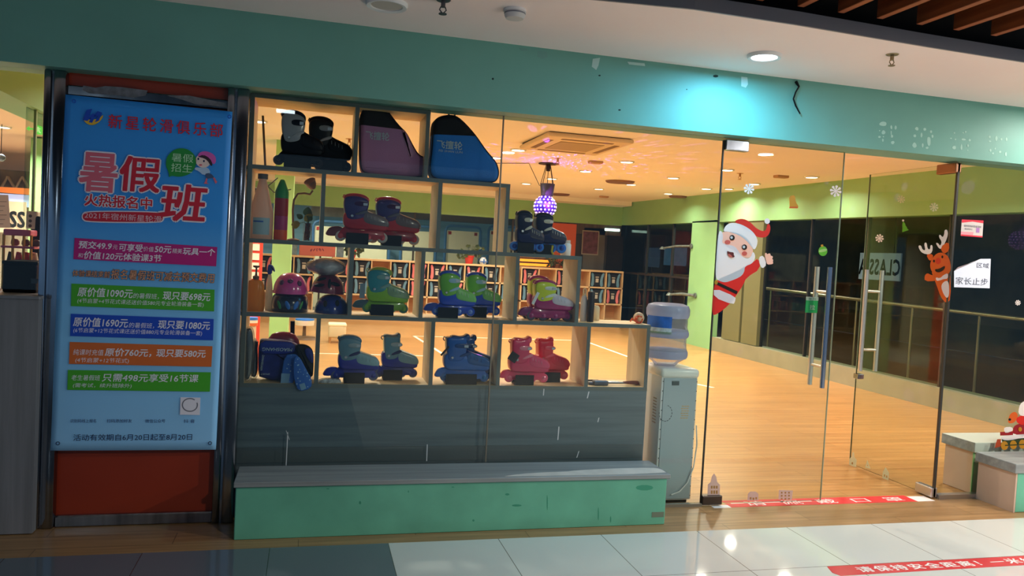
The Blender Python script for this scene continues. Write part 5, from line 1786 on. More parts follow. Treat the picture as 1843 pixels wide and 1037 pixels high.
pp = decal('paper_sign', 'hand-lettered white paper with a folded corner taped to the fixed pane', 'paper', PY(1749, 519, YG), I_, [
    ('paper', mat('note_paper', (222, 226, 240), .7), [(1717, 488), (1722, 483), (1765, 466), (1783, 466), (1781, 519), (1717, 517)]),
    ('fold', mat('note_fold', (150, 132, 136), .7), [(1717, 488), (1724, 481), (1752, 472), (1764, 466), (1722, 485)])], poly_y, YG, t=.001)
M_ink = mat('grey_marker', (60, 64, 84), .6)
T('家长止步', (1720, 505), (1778, 508), 13, M_ink, -.01, Y=YG - .0020, parent=pp)
T('区域', (1758, 477), (1780, 479), 9, M_ink, -.012, Y=YG - .0020, parent=pp)
# train sticker at the right frame edge
kT = lambda x, y: (1780 + x * .12525, 700 + y * .12536)
decal('train_sticker', 'sticker of a snowy red holiday train with an animal driver at the right edge', 'sticker', PY(1830, 810, YG), kT, [
    ('cow_catcher', trans_mat('sticker_rust', (196, 84, 44), .45), [(118, 725), (172, 722), (165, 830), (80, 850)]),
    ('chassis', trans_mat('sticker_dark_green', (60, 76, 44), .45), [(180, 715), (760, 690), (760, 790), (200, 815)]),
    ('boiler', trans_mat('sticker_crimson', (176, 36, 44), .45), CK([(345, 545), (420, 500), (760, 470), (760, 690), (340, 670)], 1)),
    ('bumper', MATS['sticker_crimson'], [(160, 620), (345, 610), (345, 665), (160, 672)]),
    ('snow', M_sw, CK([(160, 680), (420, 655), (760, 640), (760, 700), (460, 705), (300, 740), (190, 735)], 1)), ('snow', M_sw, CK([(220, 550), (330, 545), (350, 600), (240, 640), (215, 600)], 1)),
    ('wheel', M_sgold, E(222, 815, 52, 64)), ('wheel', M_sgold, E(350, 805, 50, 64)), ('wheel', M_sgold, E(480, 795, 50, 66)), ('wheel', M_sgold, E(620, 788, 50, 66)),
    ('coupling', MATS['sticker_dark_green'], [(230, 805), (640, 785), (640, 798), (230, 820)]),
    ('driver_head', M_so, CK([(280, 420), (310, 350), (380, 325), (420, 380), (390, 460), (330, 500), (270, 490)])), ('driver_nose', M_sk, E(298, 441, 20, 18)),
    ('coat', M_sr, CK([(400, 400), (560, 370), (760, 360), (760, 520), (480, 530), (390, 480)], 1)),
    ('white_beard', M_sw, CK([(430, 260), (470, 190), (560, 160), (660, 200), (680, 340), (560, 400), (420, 380)])),
    ('lamp', M_sgold, E(447, 582, 26, 32)),
], poly_y, YG)
# floor strips
zf = .0012
sp1 = thing('floor_strip', 'torn red floor tape with white marks along the door threshold', 'floor sticker', (3.3, .01, 0))
build('tape', MB().box(2.62, 4.02, -.045, .085, 0, zf), mat('floor_red', (206, 34, 40), .45, var=.12, vscale=12), sp1)
build('tape_end', MB().box(2.50, 2.62, -.05, .0, 0, zf).box(4.02, 4.16, -.045, .06, 0, zf), mat('floor_white', (226, 220, 216), .5), sp1)


def floor_text(body, x0, x1, y0, y1, m, parent, off=0.01, sp=1.0, sk=0.0):
    mb = text_mb(body, off, 0, sp)
    fit_text(mb, lambda u, v: Vector((x0 + (x1 - x0) * u + sk * v, y0 + (y1 - y0) * v, zf + .0004)), nrm=(0, 0, 1))
    return build('lettering', mb, m, parent)


floor_text('请佩戴口罩', 2.75, 3.95, -.025, .055, MATS['floor_white'], sp1, .004, 2.2)
build('scrape', MB().box(2.66, 3.25, .02, .034, zf, zf + .0004), MATS['floor_white'], sp1)
sp2 = thing('floor_sticker', 'red floor sticker with white writing asking for a safe distance', 'floor sticker', (3.7, -1.09, 0))
mb = MB().prism([(2.625, -.985), (2.60, -1.06), (2.62, -1.10), (5.6, -1.10), (5.6, -.985)], lambda u, v, d: (u, v, d), 0.0002, zf)
build('tape', mb, mat('sticker_floor_red', (198, 30, 44), .4, var=.08, vscale=10), sp2)
floor_text('请保持安全距离！一米线外等候', 2.76, 4.20, -1.078, -1.010, MATS['floor_white'], sp2, .02, 1.25)

# ================================================================== on the fascia and the outer ceiling
M_dab = mat('pale_glue', (168, 210, 196), .7)
M_dabp = mat('mauve_glue', (156, 160, 200), .7)
kF = lambda x, y: (1560 + x * .15355, 200 + y * .15361)
YFa = -.1205
for lb, dabs in (('ghost marks of a removed sign letter, first of four on the teal fascia', [(190, 150, 50, 30), (195, 250, 24, 26), (150, 230, 9, 10), (148, 302, 18, 14), (195, 300, 8, 10), (188, 342, 13, 24), (287, 190, 14, 26), (285, 255, 8, 30), (293, 295, 15, 20), (338, 195, 13, 28), (303, 368, 22, 22)]),
                 ('ghost marks of a removed sign letter, second of four on the teal fascia', [(587, 208, 22, 22), (680, 215, 20, 18), (753, 242, 15, 18), (563, 290, 18, 18), (640, 280, 13, 30), (770, 295, 14, 20), (560, 402, 30, 34), (655, 400, 13, 28), (728, 350, 26, 60), (708, 430, 20, 18)]),
                 ('ghost marks of a removed sign letter, third of four on the teal fascia', [(1027, 256, 11, 11), (1158, 243, 13, 12), (1128, 254, 11, 10), (988, 320, 12, 9), (1037, 332, 12, 10), (1133, 333, 32, 14), (1205, 342, 16, 16), (1023, 428, 24, 26), (1110, 425, 13, 40), (1186, 405, 11, 18), (1182, 460, 10, 10)]),
                 ('ghost marks of a removed sign letter, last of four on the teal fascia', [(1440, 302, 15, 17), (1443, 353, 17, 10), (1518, 320, 15, 34), (1575, 330, 14, 14), (1638, 330, 12, 26), (1448, 460, 13, 18), (1505, 440, 9, 12), (1478, 496, 13, 13), (1562, 478, 16, 14), (1630, 505, 11, 28)])):
    q = PY(*kF(dabs[0][0] + 60, 450), YFa)
    t = thing('letter_mark', lb, 'glue marks', (q.x, YFa, q.z), 'removed letter marks')
    mb = MB()
    for x, y, rx, ry in dabs:
        pts = [kF(*p) for p in chaikin([(x + rx * math.cos(a) * random.uniform(.75, 1.1), y + ry * math.sin(a) * random.uniform(.75, 1.1)) for a in [i * PI / 4 for i in range(8)]], 1)]
        poly_y(mb, pts, YFa, .0006)
    build('stain', mb, M_dab, t)
M_tear = mat('pale_tape', (176, 208, 200), .7)
for lb, pts, m in (('torn pale tape scrap on the fascia right of the smoke detector', [(1067, 106), (1080, 104), (1077, 118), (1073, 126), (1065, 120)], M_tear),
                   ('flat tape scrap lying along the top of the fascia', [(1129, 111), (1160, 114), (1161, 119), (1132, 116)], M_tear),
                   ('tape scrap on the fascia under the cool downlight', [(1334, 138), (1345, 139), (1346, 152), (1342, 158), (1334, 155)], M_tear),
                   ('small grey-green tape lump at the fascia top below the smoke detector', [(968, 92), (984, 93), (986, 103), (977, 106), (967, 102)], mat('teal_tape', (110, 160, 150), .6)),
                   ('thin tape smear left of the grey-green tape lump', [(934, 86), (948, 87), (950, 91), (938, 91)], MATS['teal_tape'])):
    o = build('tape_scrap', poly_y(MB(), pts, YFa, .001), m)
    tag(o, lb, 'tape', 'tape scraps on the fascia')
# nail holes belong to the fascia
mb = MB()
for x, y, rx, ry in ((887, 142, 2, 2), (1079, 136, 2.2, 1.4), (1115, 198, 2.4, 1.5), (1236, 161, 1, 1), (1288, 137, 5, 2.5)):
    poly_y(mb, ellipse(x, y, rx, ry, 8), YFa + .0002, .0004)
build('nail_hole', mb, mat('hole_dark', (24, 50, 44), .9), fas)
pts = [PY(1436, 146, -.14), PY(1438, 156, -.14), PY(1432, 166, -.14), PY(1428, 178, -.14), PY(1432, 190, -.14), PY(1440, 205, -.14)]
pts[0].y = -.121
tag(build('loose_cable', MB().tube(pts, [.010, .006, .005, .005, .005, .004], 8), M_black, None, smooth=True), 'short black cable end dangling from the top of the fascia', 'cable')


def sprinkler(label, px, py, z=2.675, m=None, s=1.0):
    p = PZ(px, py, z)
    t = thing('sprinkler', label, 'sprinkler', (p.x, p.y, z - .055 * s))
    build('escutcheon', MB().lathe([(.010 * s, -.004), (.026 * s, -.004), (.03 * s, 0), (.010 * s, 0)], (p.x, p.y, z), 20), m or M_alu, t, smooth=True)
    build('body', MB().tube([(p.x, p.y, z), (p.x, p.y, z - .028 * s)], .009 * s, 10), m or M_alu, t, smooth=True)
    mb = MB()
    for sx_ in (-1, 1):
        mb.tube([(p.x + sx_ * .008 * s, p.y, z - .026 * s), (p.x + sx_ * .013 * s, p.y, z - .038 * s), (p.x + sx_ * .003 * s, p.y, z - .05 * s)], .0025 * s, 6)
    build('yoke', mb, m or M_alu, t, smooth=True)
    build('deflector', MB().lathe([(0, -.055 * s), (.016 * s, -.055 * s), (.016 * s, -.052 * s), (0, -.05 * s)], (p.x, p.y, z), 16), m or M_alu, t, smooth=True)
    return t


sprinkler('brass sprinkler head at the right of the outer ceiling', 1606, 98, m=mat('dull_brass', (150, 132, 100), .35, metal=.8), s=1.1)
sprinkler('dark sprinkler head near the top edge of the outer ceiling', 798, 0, m=mat('dark_bronze', (84, 84, 88), .35, metal=.8), s=1.2)
p = PZ(927, 17, 2.675)
sd = thing('smoke_detector', 'round white smoke detector on the outer ceiling', 'smoke detector', (p.x, p.y, 2.63))
build('base', MB().lathe([(0, .0), (.052, .0), (.054, -.012), (0, -.012)], (p.x, p.y, 2.675), 28), M_white, sd, smooth=True)
build('cover', MB().lathe([(.05, -.012), (.05, -.03), (.042, -.044), (0, -.046)], (p.x, p.y, 2.675), 28), mat('detector_white', (206, 204, 204), .4), sd, smooth=True)
build('ring_slot', MB().lathe([(.0505, -.024), (.0515, -.022), (.0515, -.019), (.0505, -.017)], (p.x, p.y, 2.675), 28), M_grey, sd, smooth=True)
# ================================================================== rink: back cubbies
YC0, YC1 = 12.55, 12.97
def xb(px, py=500, Y=YC0):
    return PY(px, py, Y).x


M_cub = mat('cubby_beech', (232, 198, 150), .5)
M_cubin = wood_mat('cubby_inside', (196, 150, 100), (214, 170, 118), 'X', rough=.5)
PIT = .405
x_end = xb(1121)
rows_z = [1.27, .895, .52, .145]
units = [('right', x_end - PIT * 6, 6), ('middle', x_end - PIT * 16.2, 10)]
units.append(('left', -1.55, int((units[1][1] - .03 + 1.55) / PIT)))
M_gb = mat('gear_black', (20, 20, 24), .7)
M_gt = mat('gear_label', (196, 188, 176), .6)
M_pinks = mat('pink_strap', (232, 128, 132), .6)
M_blues = mat('blue_strap', (104, 150, 180), .6)
M_drk = mat('gear_skate_grey', (70, 66, 66), .6, var=.3, vscale=12)


def gear_proto(strap):
    r = thing('gear_bag', 'x', 'gear bag', (0, 0, 0))
    build('body', MB().puff([(-.165, .0), (-.17, .12), (-.165, .30), (-.10, .335), (.10, .335), (.165, .30), (.17, .12), (.165, 0)], .2, .03, .12, 1), M_gb, r, smooth=True, local=True)
    for s, kx in ((-1, .0), (1, .0)):
        build('strap', MB().puff([(s * .150 - .0, .006), (s * .075, .006), (s * .07, .17), (s * .105 + .012, .325), (s * .165 + .012, .32), (s * .125, .18)], .02, .006, .012, 1), strap, r, smooth=True, local=True)
    build('label_patch', MB().box(-.035, .035, .008, .02, .10, .19, bev=.004), M_gt, r, local=True)
    build('label_patch', MB().box(-.04, .04, .010, .022, .21, .235, bev=.003), M_gt, r, local=True)
    return r


protos = {'pink': gear_proto(M_pinks), 'blue': gear_proto(M_blues)}
used = {'pink': False, 'blue': False}
patt = {0: ['pink', 'blue', None, 'blue', 'pink', 'pink', 'blue', 'pink', 'blue', None, 'blue', 'pink'], 1: ['pink', 'blue', 'pink', 'blue', 'pink', 'blue', 'pink', 'pink', 'blue', 'blue', 'pink', 'blue'], 2: [None] * 12}
right_p = {0: ['pink', None, 'pink', None, 'blue', 'blue'], 1: ['blue', 'pink', 'blue', None, 'blue', 'pink']}
RW = {0: 'top', 1: 'second'}
for nm, x0, nc in units:
    u = thing('cubby_unit', 'pale wood cubby unit along the back wall of the rink, %s one of three' % nm, 'shelf', (x0 + nc * PIT / 2, YC0 + .2, 0), 'cubby units at the back wall')
    build('back_panel', MB().box(x0, x0 + nc * PIT, YC1 - .012, YC1, 0, rows_z[0]), M_cubin, u)
    for k, z in enumerate(rows_z):
        build('board', MB().box(x0 - .012, x0 + nc * PIT + .012, YC0, YC1 - .012, z - .02, z + (.012 if k else .02)), M_cub, u)
    build('plinth', MB().box(x0, x0 + nc * PIT, YC0 + .03, YC1 - .012, 0, rows_z[-1] - .02), M_cub, u)
    for c_ in range(nc + 1):
        x = x0 + c_ * PIT
        build('divider', MB().box(x - .012, x + .012, YC0, YC1 - .012, rows_z[-1], rows_z[0] - .02), M_cub, u)
    for r_ in (0, 1):
        for c_ in range(nc):
            kind = (right_p[r_][c_] if nm == 'right' else patt[r_][(c_ + (3 if nm == 'left' else 0)) % 12])
            if not kind:
                continue
            b = protos[kind] if not used[kind] else copy_tree(protos[kind])
            used[kind] = True
            b.location = (x0 + (c_ + .5) * PIT, YC0 + .05, rows_z[r_ + 1] + .012)
            b.rotation_euler = (0, 0, random.uniform(-.2, .2))
            b['label'] = 'gear bag with %s straps, %s from right in the %s row of the %s cubbies' % (kind, (ORD[nc - 1 - c_]), RW[r_], nm)
            b['group'] = 'gear bags in the back cubbies'


# plants, sign and lit panel on the cubby tops
def pot_plant(label, px, pyb, Y, r, hpot, spread, mpot, n=26, seed=1):
    rng = random.Random(seed)
    p = PY(px, pyb, Y)
    t = thing('potted_plant', label, 'plant', (p.x, Y, p.z), 'plants on the cubbies')
    z = rows_z[0] + .02
    t.location.z = z
    build('pot', MB().lathe([(0, 0), (r * .7, 0), (r, hpot), (r * 1.08, hpot), (r * 1.08, hpot * .88)], (p.x, Y, z), 20), mpot, t, smooth=True)
    mb = MB()
    for i in range(n):
        a, e = rng.uniform(0, 6.28), rng.uniform(-.5, 1.1)
        L = spread * rng.uniform(.5, 1)
        q = Vector((p.x + L * math.cos(a), Y + L * .5 * math.sin(a), z + hpot + L * .75 * e))
        mb.tube([(p.x, Y, z + hpot * .9), ((p.x + q.x) / 2, (Y + q.y) / 2, max(z + hpot, q.z) + .02), q], .004, 4)
        leaf(mb, q, .10, .034, rng.uniform(0, 6.28), rng.uniform(-.6, .6))
    build('foliage', mb, mat('dark_pothos', (60, 74, 36), .5, var=.3, vscale=10), t, smooth=True)
    return t


M_pot = mat('red_pot', (204, 54, 40), .45)
pot_plant('trailing plant in a red pot on the middle cubby unit, behind the empty cell', 844, 473, 12.75, .11, .18, .30, M_pot, seed=3)
pot_plant('plant in a red pot on the cubby unit behind the lime green skate', 634, 459, 12.75, .09, .17, .20, M_pot, seed=5)
pot_plant('dark leafy plant on the right cubby unit beside the orange-lit box', 1003, 480, 12.75, .08, .1, .22, mat('brown_pot', (120, 70, 40), .5), seed=8)
p = PY(869, 474, 12.72)
z0 = rows_z[0] + .02
jr2 = thing('striped_jar', 'small white jar with a blue bow beside the red plant pot', 'jar', (p.x, 12.7, z0))
build('body', MB().lathe([(0, 0), (.06, 0), (.085, .06), (.07, .12), (.045, .14), (.05, .16)], (p.x, 12.7, z0), 20), mat('jar_white_blue', (220, 228, 238), .35), jr2, smooth=True)
build('bow', MB().box(p.x - .086, p.x + .086, 12.61, 12.62, z0 + .05, z0 + .07).box(p.x - .012, p.x + .012, 12.608, 12.62, z0 + .02, z0 + .12), mat('bow_blue', (40, 100, 180), .5), jr2)
a, b_ = PY(538, 462, 12.7), PY(603, 465, 12.7)
bx = thing('gift_box', 'wide pink box with a scribbled name on top of the left cubbies', 'box', ((a.x + b_.x) / 2, 12.75, z0))
build('box', MB().box(a.x, b_.x, 12.7, 12.9, z0, z0 + .26, bev=.006), mat('salmon_box', (216, 120, 108), .6), bx)
mb = MB()
for k in range(5):
    x0_ = a.x + .25 + k * .06
    mb.tube([(x0_ + .02 * math.cos(i), 12.698, z0 + .12 + .03 * math.sin(i * 1.3 + k) + k * .006) for i in range(6)], .006, 4)
build('scribble', mb, mat('purple_ink', (130, 50, 90), .6), bx)
for i, (px, lb) in enumerate(((529, 'pale blue box left of the pink box'), (612, 'pale blue box right of the pink box'))):
    q = PY(px, 463, 12.75)
    o = build('gift_box', MB().box(q.x - (.16 if i == 0 else .075), q.x + (.06 if i == 0 else .07), 12.72, 12.9, z0, z0 + .24, bev=.005), mat('pale_blue_box', (120, 146, 170), .6, var=.3, vscale=14))
    tag(o, lb + ' on top of the left cubbies', 'box')
a, b_ = PY(928, 482, 12.85), PY(993, 484, 12.85)
ob = thing('light_box', 'orange-lit display box with dark slats on top of the right cubbies', 'light box', ((a.x + b_.x) / 2, 12.85, z0))
hh = PY(960, 461, 12.85).z - z0 + .04
build('case', MB().box(a.x, b_.x, 12.84, 12.95, z0, z0 + hh), mat('dark_case', (60, 34, 20), .5), ob)
M_glow = mat('orange_glow', (255, 150, 40), .5, emit=(255, 140, 36), estr=1.6)
for k in range(3):
    build('lit_slot', MB().box(a.x + .02, b_.x - .02, 12.835, 12.845, z0 + .02 + k * hh / 3, z0 + .02 + k * hh / 3 + hh * .2), M_glow, ob)

# back wall right part: dark cladding, orange board, door with poster, lit strip
def yb_box(nm, px0, py0, px1, py1, y0_, y1_, m, parent=None, **k):
    a, b_ = PY(px0, py1, y0_), PY(px1, py0, y0_)
    return build(nm, MB().box(a.x, b_.x, y0_, y1_, max(0, a.z), b_.z, **k), m, parent)


xd = xb(936, 400, YB)
sbox('wall_back', wood_mat('dark_cladding', (58, 50, 42), (92, 80, 68), 'Z', rough=.6, scale=.5), xd, XR, YB + .02, YB + .2, 2.12, 2.37)
sbox('wall_back', mat('dark_back_wall', (44, 42, 44), .5), xd, XR, YB + .06, YB + .2, 0, 2.13)
ow = yb_box('notice_board', 985, 404, 1038, 500, YB + .0, YB + .05, mat('orange_board', (206, 92, 46), .5))
tag(ow, 'orange panel standing at the back wall behind the right blue-wheeled skate', 'panel')
dd = thing('door_3', None, None, (xb(1066, 500, YB), YB, 0), kind='structure')
yb_box('leaf', 1043, 412, 1090, 570, YB + .02, YB + .06, mat('door_grey', (92, 90, 90), .45), dd)
po = yb_box('poster', 1048, 418, 1077, 456, YB + .008, YB + .018, mat('purple_poster', (92, 54, 72), .5, var=.5, vscale=9), None)
tag(po, 'dim purple poster in a pale frame on the far grey door', 'poster')
yb_box('frame', 1046, 416, 1079, 458, YB + .012, YB + .019, mat('poster_frame', (150, 144, 140), .5), dd)
sbox('door_4', M_dark, xb(1091, 500, YB), xb(1119, 500, YB), YB + .03, YB + .06, 0, 2.12)
q0, q1 = PY(1088, 413, YB), PY(1115, 415, YB)
tb_ = thing('tube_lamp', 'glowing white tube lamp over the dark far doorway', 'lamp', ((q0.x + q1.x) / 2, YB - .02, q0.z))
build('tube', MB().box(q0.x, q1.x, YB - .03, YB + .0, q0.z - .03, q0.z + .03, bev=.01), mat('tube_glow', (240, 255, 250), .5, emit=(220, 255, 245), estr=2.5), tb_)

# ================================================================== rink ceiling fittings
def on_ceil(px, py, dz=0):
    return ceil_pt(px, py, dz)


A, B2, C2, D2 = [on_ceil(*q, dz=-.05) for q in ((942, 262), (1000, 243), (1143, 259), (1072, 280))]
cxm, cym = (A.x + C2.x) / 2, (B2.y + D2.y) / 2
hx, hy = .47, .56
zc = CZ(cym)
ac = thing('air_conditioner', 'square ceiling cassette air conditioner above the hanging ball', 'air conditioner', (cxm, cym, zc - .07))
build('panel', MB().box(cxm - hx, cxm + hx, cym - hy, cym + hy, zc - .06, zc - .012, bev=.03, seg=3), mat('ac_ivory', (226, 204, 172), .45), ac, smooth=True)
build('frame', MB().box(cxm - hx + .03, cxm + hx - .03, cym - hy + .03, cym + hy - .03, zc - .02, zc + .02), M_black, ac)
build('intake_grille', MB().box(cxm - hx * .52, cxm + hx * .52, cym - hy * .52, cym + hy * .52, zc - .066, zc - .058, bev=.003), mat('ac_grille', (170, 146, 116), .6), ac)
M_slot = mat('ac_slot', (120, 92, 66), .6)
for s in (-1, 1):
    build('louver', MB().box(cxm + s * hx * .78 - .03, cxm + s * hx * .78 + .03, cym - hy * .6, cym + hy * .6, zc - .063, zc - .058), M_slot, ac)
    build('louver', MB().box(cxm - hx * .6, cxm + hx * .6, cym + s * hy * .78 - .03, cym + s * hy * .78 + .03, zc - .063, zc - .058), M_slot, ac)
for (px, py), lb, r in (((1116, 326), 'round dark vent in the rink ceiling right of the hanging ball', .22), ((1220, 353), 'dark slot vent at the edge of the green bulkhead', .16), ((1007, 349), 'far flat ceiling vent behind the hanging ball', .2)):
    p = on_ceil(px, py)
    t = thing('ceiling_vent', lb, 'vent', (p.x, min(p.y, 12.1), CZ(min(p.y, 12.1)) - .03))
    build('ring', MB().lathe([(0, 0), (r, 0), (r * 1.1, .02), (r * 1.1, .03)], tuple(t.location), 28), mat('vent_brown', (120, 84, 58), .6), t, smooth=True)
for (px, py), lb in (((1332, 312), 'small sprinkler head in the rink ceiling behind the closed door leaf'), ((1004, 285), 'small sprinkler head between the air conditioner and the hanging ball'), ((629, 250), 'small sprinkler in the rink ceiling behind the all-black skate')):
    p = on_ceil(px, py)
    sprinkler(lb, px, py, CZ(p.y), mat('warm_brass', (196, 150, 110), .4, metal=.6), 1.6)
for (px, py), lb in (((1072, 290), 'small square sensor on the rink ceiling below the air conditioner'), ((1406, 316), 'small square sensor on the rink ceiling above the boot sticker'), ((1087, 353), 'pair of tiny spot lamps at the far end of the rink ceiling')):
    p = on_ceil(px, py)
    y_ = min(p.y, 12.2)
    o = build('ceiling_sensor', MB().box(p.x - .09, p.x + .09, y_ - .06, y_ + .06, CZ(y_) - .035, CZ(y_) + .01, bev=.01), mat('sensor_tan', (180, 140, 104), .5))
    tag(o, lb, 'sensor')

# hanging light ball
yb = 5.94
p = on_ceil(988, 294)
pb_ = PY(981, 372, p.y)
rb = (PY(1000, 372, p.y).x - PY(961, 372, p.y).x) / 2
xc = pb_.x
zb_ = pb_.z
mb_ = thing('disco_ball', 'violet glowing perforated ball lamp hanging from the rink ceiling', 'lamp', (xc, p.y, zb_ - rb))
M_ball = mat('violet_ball_shell', (44, 14, 150), .35, emit=(58, 20, 190), estr=.55)
M_dot = mat('violet_ball_light', (240, 170, 255), .4, emit=(236, 170, 255), estr=4.0)
build('shell', MB().sphere((xc, p.y, zb_), rb, 32, 20), M_ball, mb_, smooth=True)
mb = MB()
for j in range(1, 10):
    ph = PI * j / 10
    n_ = max(4, int(18 * math.sin(ph)))
    for i in range(n_):
        th = 2 * PI * (i + .5 * (j % 2)) / n_
        d = Vector((math.sin(ph) * math.cos(th), math.sin(ph) * math.sin(th), math.cos(ph)))
        q = d.to_track_quat('Z', 'Y').to_matrix().to_4x4()
        nb = len(mb.bm.verts)
        mb.lathe([(0, .006), (rb * .075, .004), (rb * .085, -.004)], (0, 0, 0), 10)
        mb.bm.verts.ensure_lookup_table()
        bmesh.ops.transform(mb.bm, matrix=Matrix.Translation(Vector((xc, p.y, zb_)) + d * (rb - .001)) @ q, verts=list(mb.bm.verts)[nb:])
build('light_port', mb, M_dot, mb_, smooth=True)
zk0, zk1 = PY(985, 353, p.y).z, PY(985, 331, p.y).z
rk = rb * .66
xk = PY(985, 340, p.y).x
M_bask = mat('dark_basket', (40, 32, 40), .6)
build('basket', MB().lathe([(rk * .8, zk0 - .0), (rk, zk1), (rk * .92, zk1), (rk * .72, zk0 + .02), (0, zk0 + .02), (0, zk0)], (xk, p.y, 0), 24), M_bask, mb_, smooth=True, angle=50)
build('stem', MB().tube([(xk, p.y, zk0 + .01), (xc, p.y, zb_ + rb * .97)], .025, 10), M_bask, mb_, smooth=True)
zt5 = CZ(p.y)
build('ceiling_plate', MB().lathe([(0, -.012), (.14, -.012), (.14, .0), (0, .0)], (xk, p.y, zt5 - .003), 28), M_bask, mb_, smooth=True)
mb = MB()
for a in (0.3, 1.3, 2.6, 3.7, 5.2):
    mb.tube([(xk + .03 * math.cos(a), p.y + .03 * math.sin(a), zt5 - .01), (xk + rk * .95 * math.cos(a), p.y + rk * .95 * math.sin(a), zk1 - .005)], .005, 5)
mb.tube([(xk, p.y, zt5), (xk, p.y, zt5 - .11)], .028, 8)
build('cord', mb, M_bask, mb_, smooth=True)
q = on_ceil(952, 294, -.01)
mb = MB().tube([on_ceil(892, 294, -.01), q, PY(971, 334, p.y), (xk - rk, p.y, zk1 - .03)], .005, 5)
build('power_cord', mb, M_bask, mb_, smooth=True)
# the ball's own light, thrown through its round ports
ld = bpy.data.lights.new('ball_light', 'POINT')
ld.energy = 200
ld.shadow_soft_size = .004
ld.use_nodes = True
nt = ld.node_tree
em = nt.nodes['Emission']
tc = nt.nodes.new('ShaderNodeTexCoord')
vo = nt.nodes.new('ShaderNodeTexVoronoi')
vo.inputs['Scale'].default_value = 15
nt.links.new(tc.outputs['Normal'], vo.inputs['Vector'])
cr = nt.nodes.new('ShaderNodeValToRGB')
cr.color_ramp.elements[0].position = .20
cr.color_ramp.elements[0].color = (.55, .12, 1, 1)
cr.color_ramp.elements[1].position = .26
cr.color_ramp.elements[1].color = (0, 0, 0, 1)
nt.links.new(vo.outputs['Distance'], cr.inputs[0])
nt.links.new(cr.outputs[0], em.inputs['Color'])
lo = bpy.data.objects.new('ball_light', ld)
COL.objects.link(lo)
lo.parent = mb_
lo.location = (0.0, -rb - .05, rb * 1.2)

# small dark pendant near the milky jug
p2 = PY(462, 345, 4.0)
pe = thing('pendant', 'dark cone pendant with drooping wires seen through the upper left cubby', 'lamp', (p2.x, 4.0, p2.z - .12))
build('cone', MB().lathe([(0, -.10), (.03, -.08), (.085, .03), (.08, .035), (0, .0)], tuple(p2), 20), M_bask, pe, smooth=True)
zc4 = CZ(4.0)
mb = MB()
for s in (-1, 1):
    mb.tube([(p2.x + s * .03, 4.0, zc4 - .002), (p2.x + s * .08, 4.0, p2.z + .18), (p2.x + s * .07, 4.0, p2.z + .02)], .012, 6)
for tgt in ((500, 320), (524, 341)):
    e = PY(*tgt, 4.0)
    mb.tube([(p2.x + .05, 4.0, p2.z + .12), ((p2.x + e.x) / 2, 4.0, (p2.z + e.z) / 2 - .02), e], .006, 5)
build('wire', mb, M_bask, pe, smooth=True)

# green column left, red picture rack, stool, table
M_col = mat('bright_green_column', (166, 214, 138), .55, var=.03, vscale=2, stretch=(8, 8, .3))
ca, cb = PY(487, 520, 6.0), PY(521, 520, 6.0)
col_ = struct(build('wall_left', MB().box(ca.x, cb.x, 6.0, 6.5, 0, CZ(6)), M_col, base=False))
ra, rb2 = PY(446, 500, 5.2), PY(471, 500, 5.2)
rk_ = thing('poster_rack', 'red rack of white cards seen behind the amber pump bottle', 'rack', ((ra.x + rb2.x) / 2, 5.2, 0))
zz0, zz1 = PY(458, 504, 5.2).z, PY(458, 436, 5.2).z
build('frame', MB().box(ra.x, rb2.x, 5.2, 5.24, 0, zz1), mat('rack_red', (232, 66, 40), .5), rk_)
for k in range(4):
    z_ = zz0 + (k + .12) * (zz1 - zz0) / 4
    build('card', MB().box(ra.x + .0, rb2.x - .035, 5.19, 5.2, z_, z_ + (zz1 - zz0) * .18), mat('card_cream', (246, 226, 206), .5), rk_)
s0 = PZ(597, 618)
s1 = PZ(612, 620)
st_ = thing('stool', 'cream padded box stool standing on the rink floor behind the grey-booted skates', 'stool', ((PZ(607, 618)).x, PZ(607, 618).y + .15, 0))
yy = PZ(600, 618).y
xa_, xb_ = PY(591, 600, yy).x, PY(623, 600, yy).x
zs0, zs1 = PY(606, 609, yy).z, PY(606, 586, yy).z
M_cr = mat('cream_leatherette', (206, 186, 150), .5)
build('seat', MB().box(xa_, xb_, yy, yy + (xb_ - xa_), zs0, zs1, bev=.03, seg=3), M_cr, st_, smooth=True)
build('top_pad', MB().box(xa_ - .005, xb_ + .005, yy - .005, yy + (xb_ - xa_) + .005, zs1 - .02, zs1 + .03, bev=.02, seg=3), mat('cream_pad', (236, 222, 190), .5), st_, smooth=True)
w_ = xb_ - xa_
for sx_, sy_ in ((.12, .1), (.88, .1), (.12, .9), (.88, .9)):
    build('leg', MB().tube([(xa_ + w_ * sx_, yy + w_ * sy_, zs0 + .01), (xa_ + w_ * (sx_ + (.03 if sx_ > .5 else -.03)), yy + w_ * sy_, 0)], [.02, .014], 10), mat('tan_leg', (170, 120, 70), .5), st_, smooth=True)
yt_ = PZ(548, 610).y
tx = PY(548, 590, yt_).x
tz = PY(548, 574, yt_).z
tr = PY(566, 580, yt_).x - tx
tbl = thing('table', 'round table with a blue top and white edge seen behind the bottom left cubby', 'table', (tx, yt_, 0))
build('edge', MB().lathe([(0, tz - .10), (tr * .96, tz - .10), (tr, tz - .05), (tr, tz - .02), (0, tz - .02)], (tx, yt_, 0), 28), mat('white_edge', (232, 220, 196), .4), tbl, smooth=True)
build('tabletop', MB().lathe([(0, tz - .02), (tr * .98, tz - .02), (tr * .96, tz), (0, tz)], (tx, yt_, 0), 28), mat('table_blue', (40, 120, 206), .4), tbl, smooth=True)
build('pedestal', MB().lathe([(0, 0), (.22, 0), (.2, .03), (.03, .05), (.025, tz - .1), (0, tz - .1)], (tx, yt_, 0), 20), mat('brown_pedestal', (110, 84, 60), .45), tbl, smooth=True)
yq = 4.6
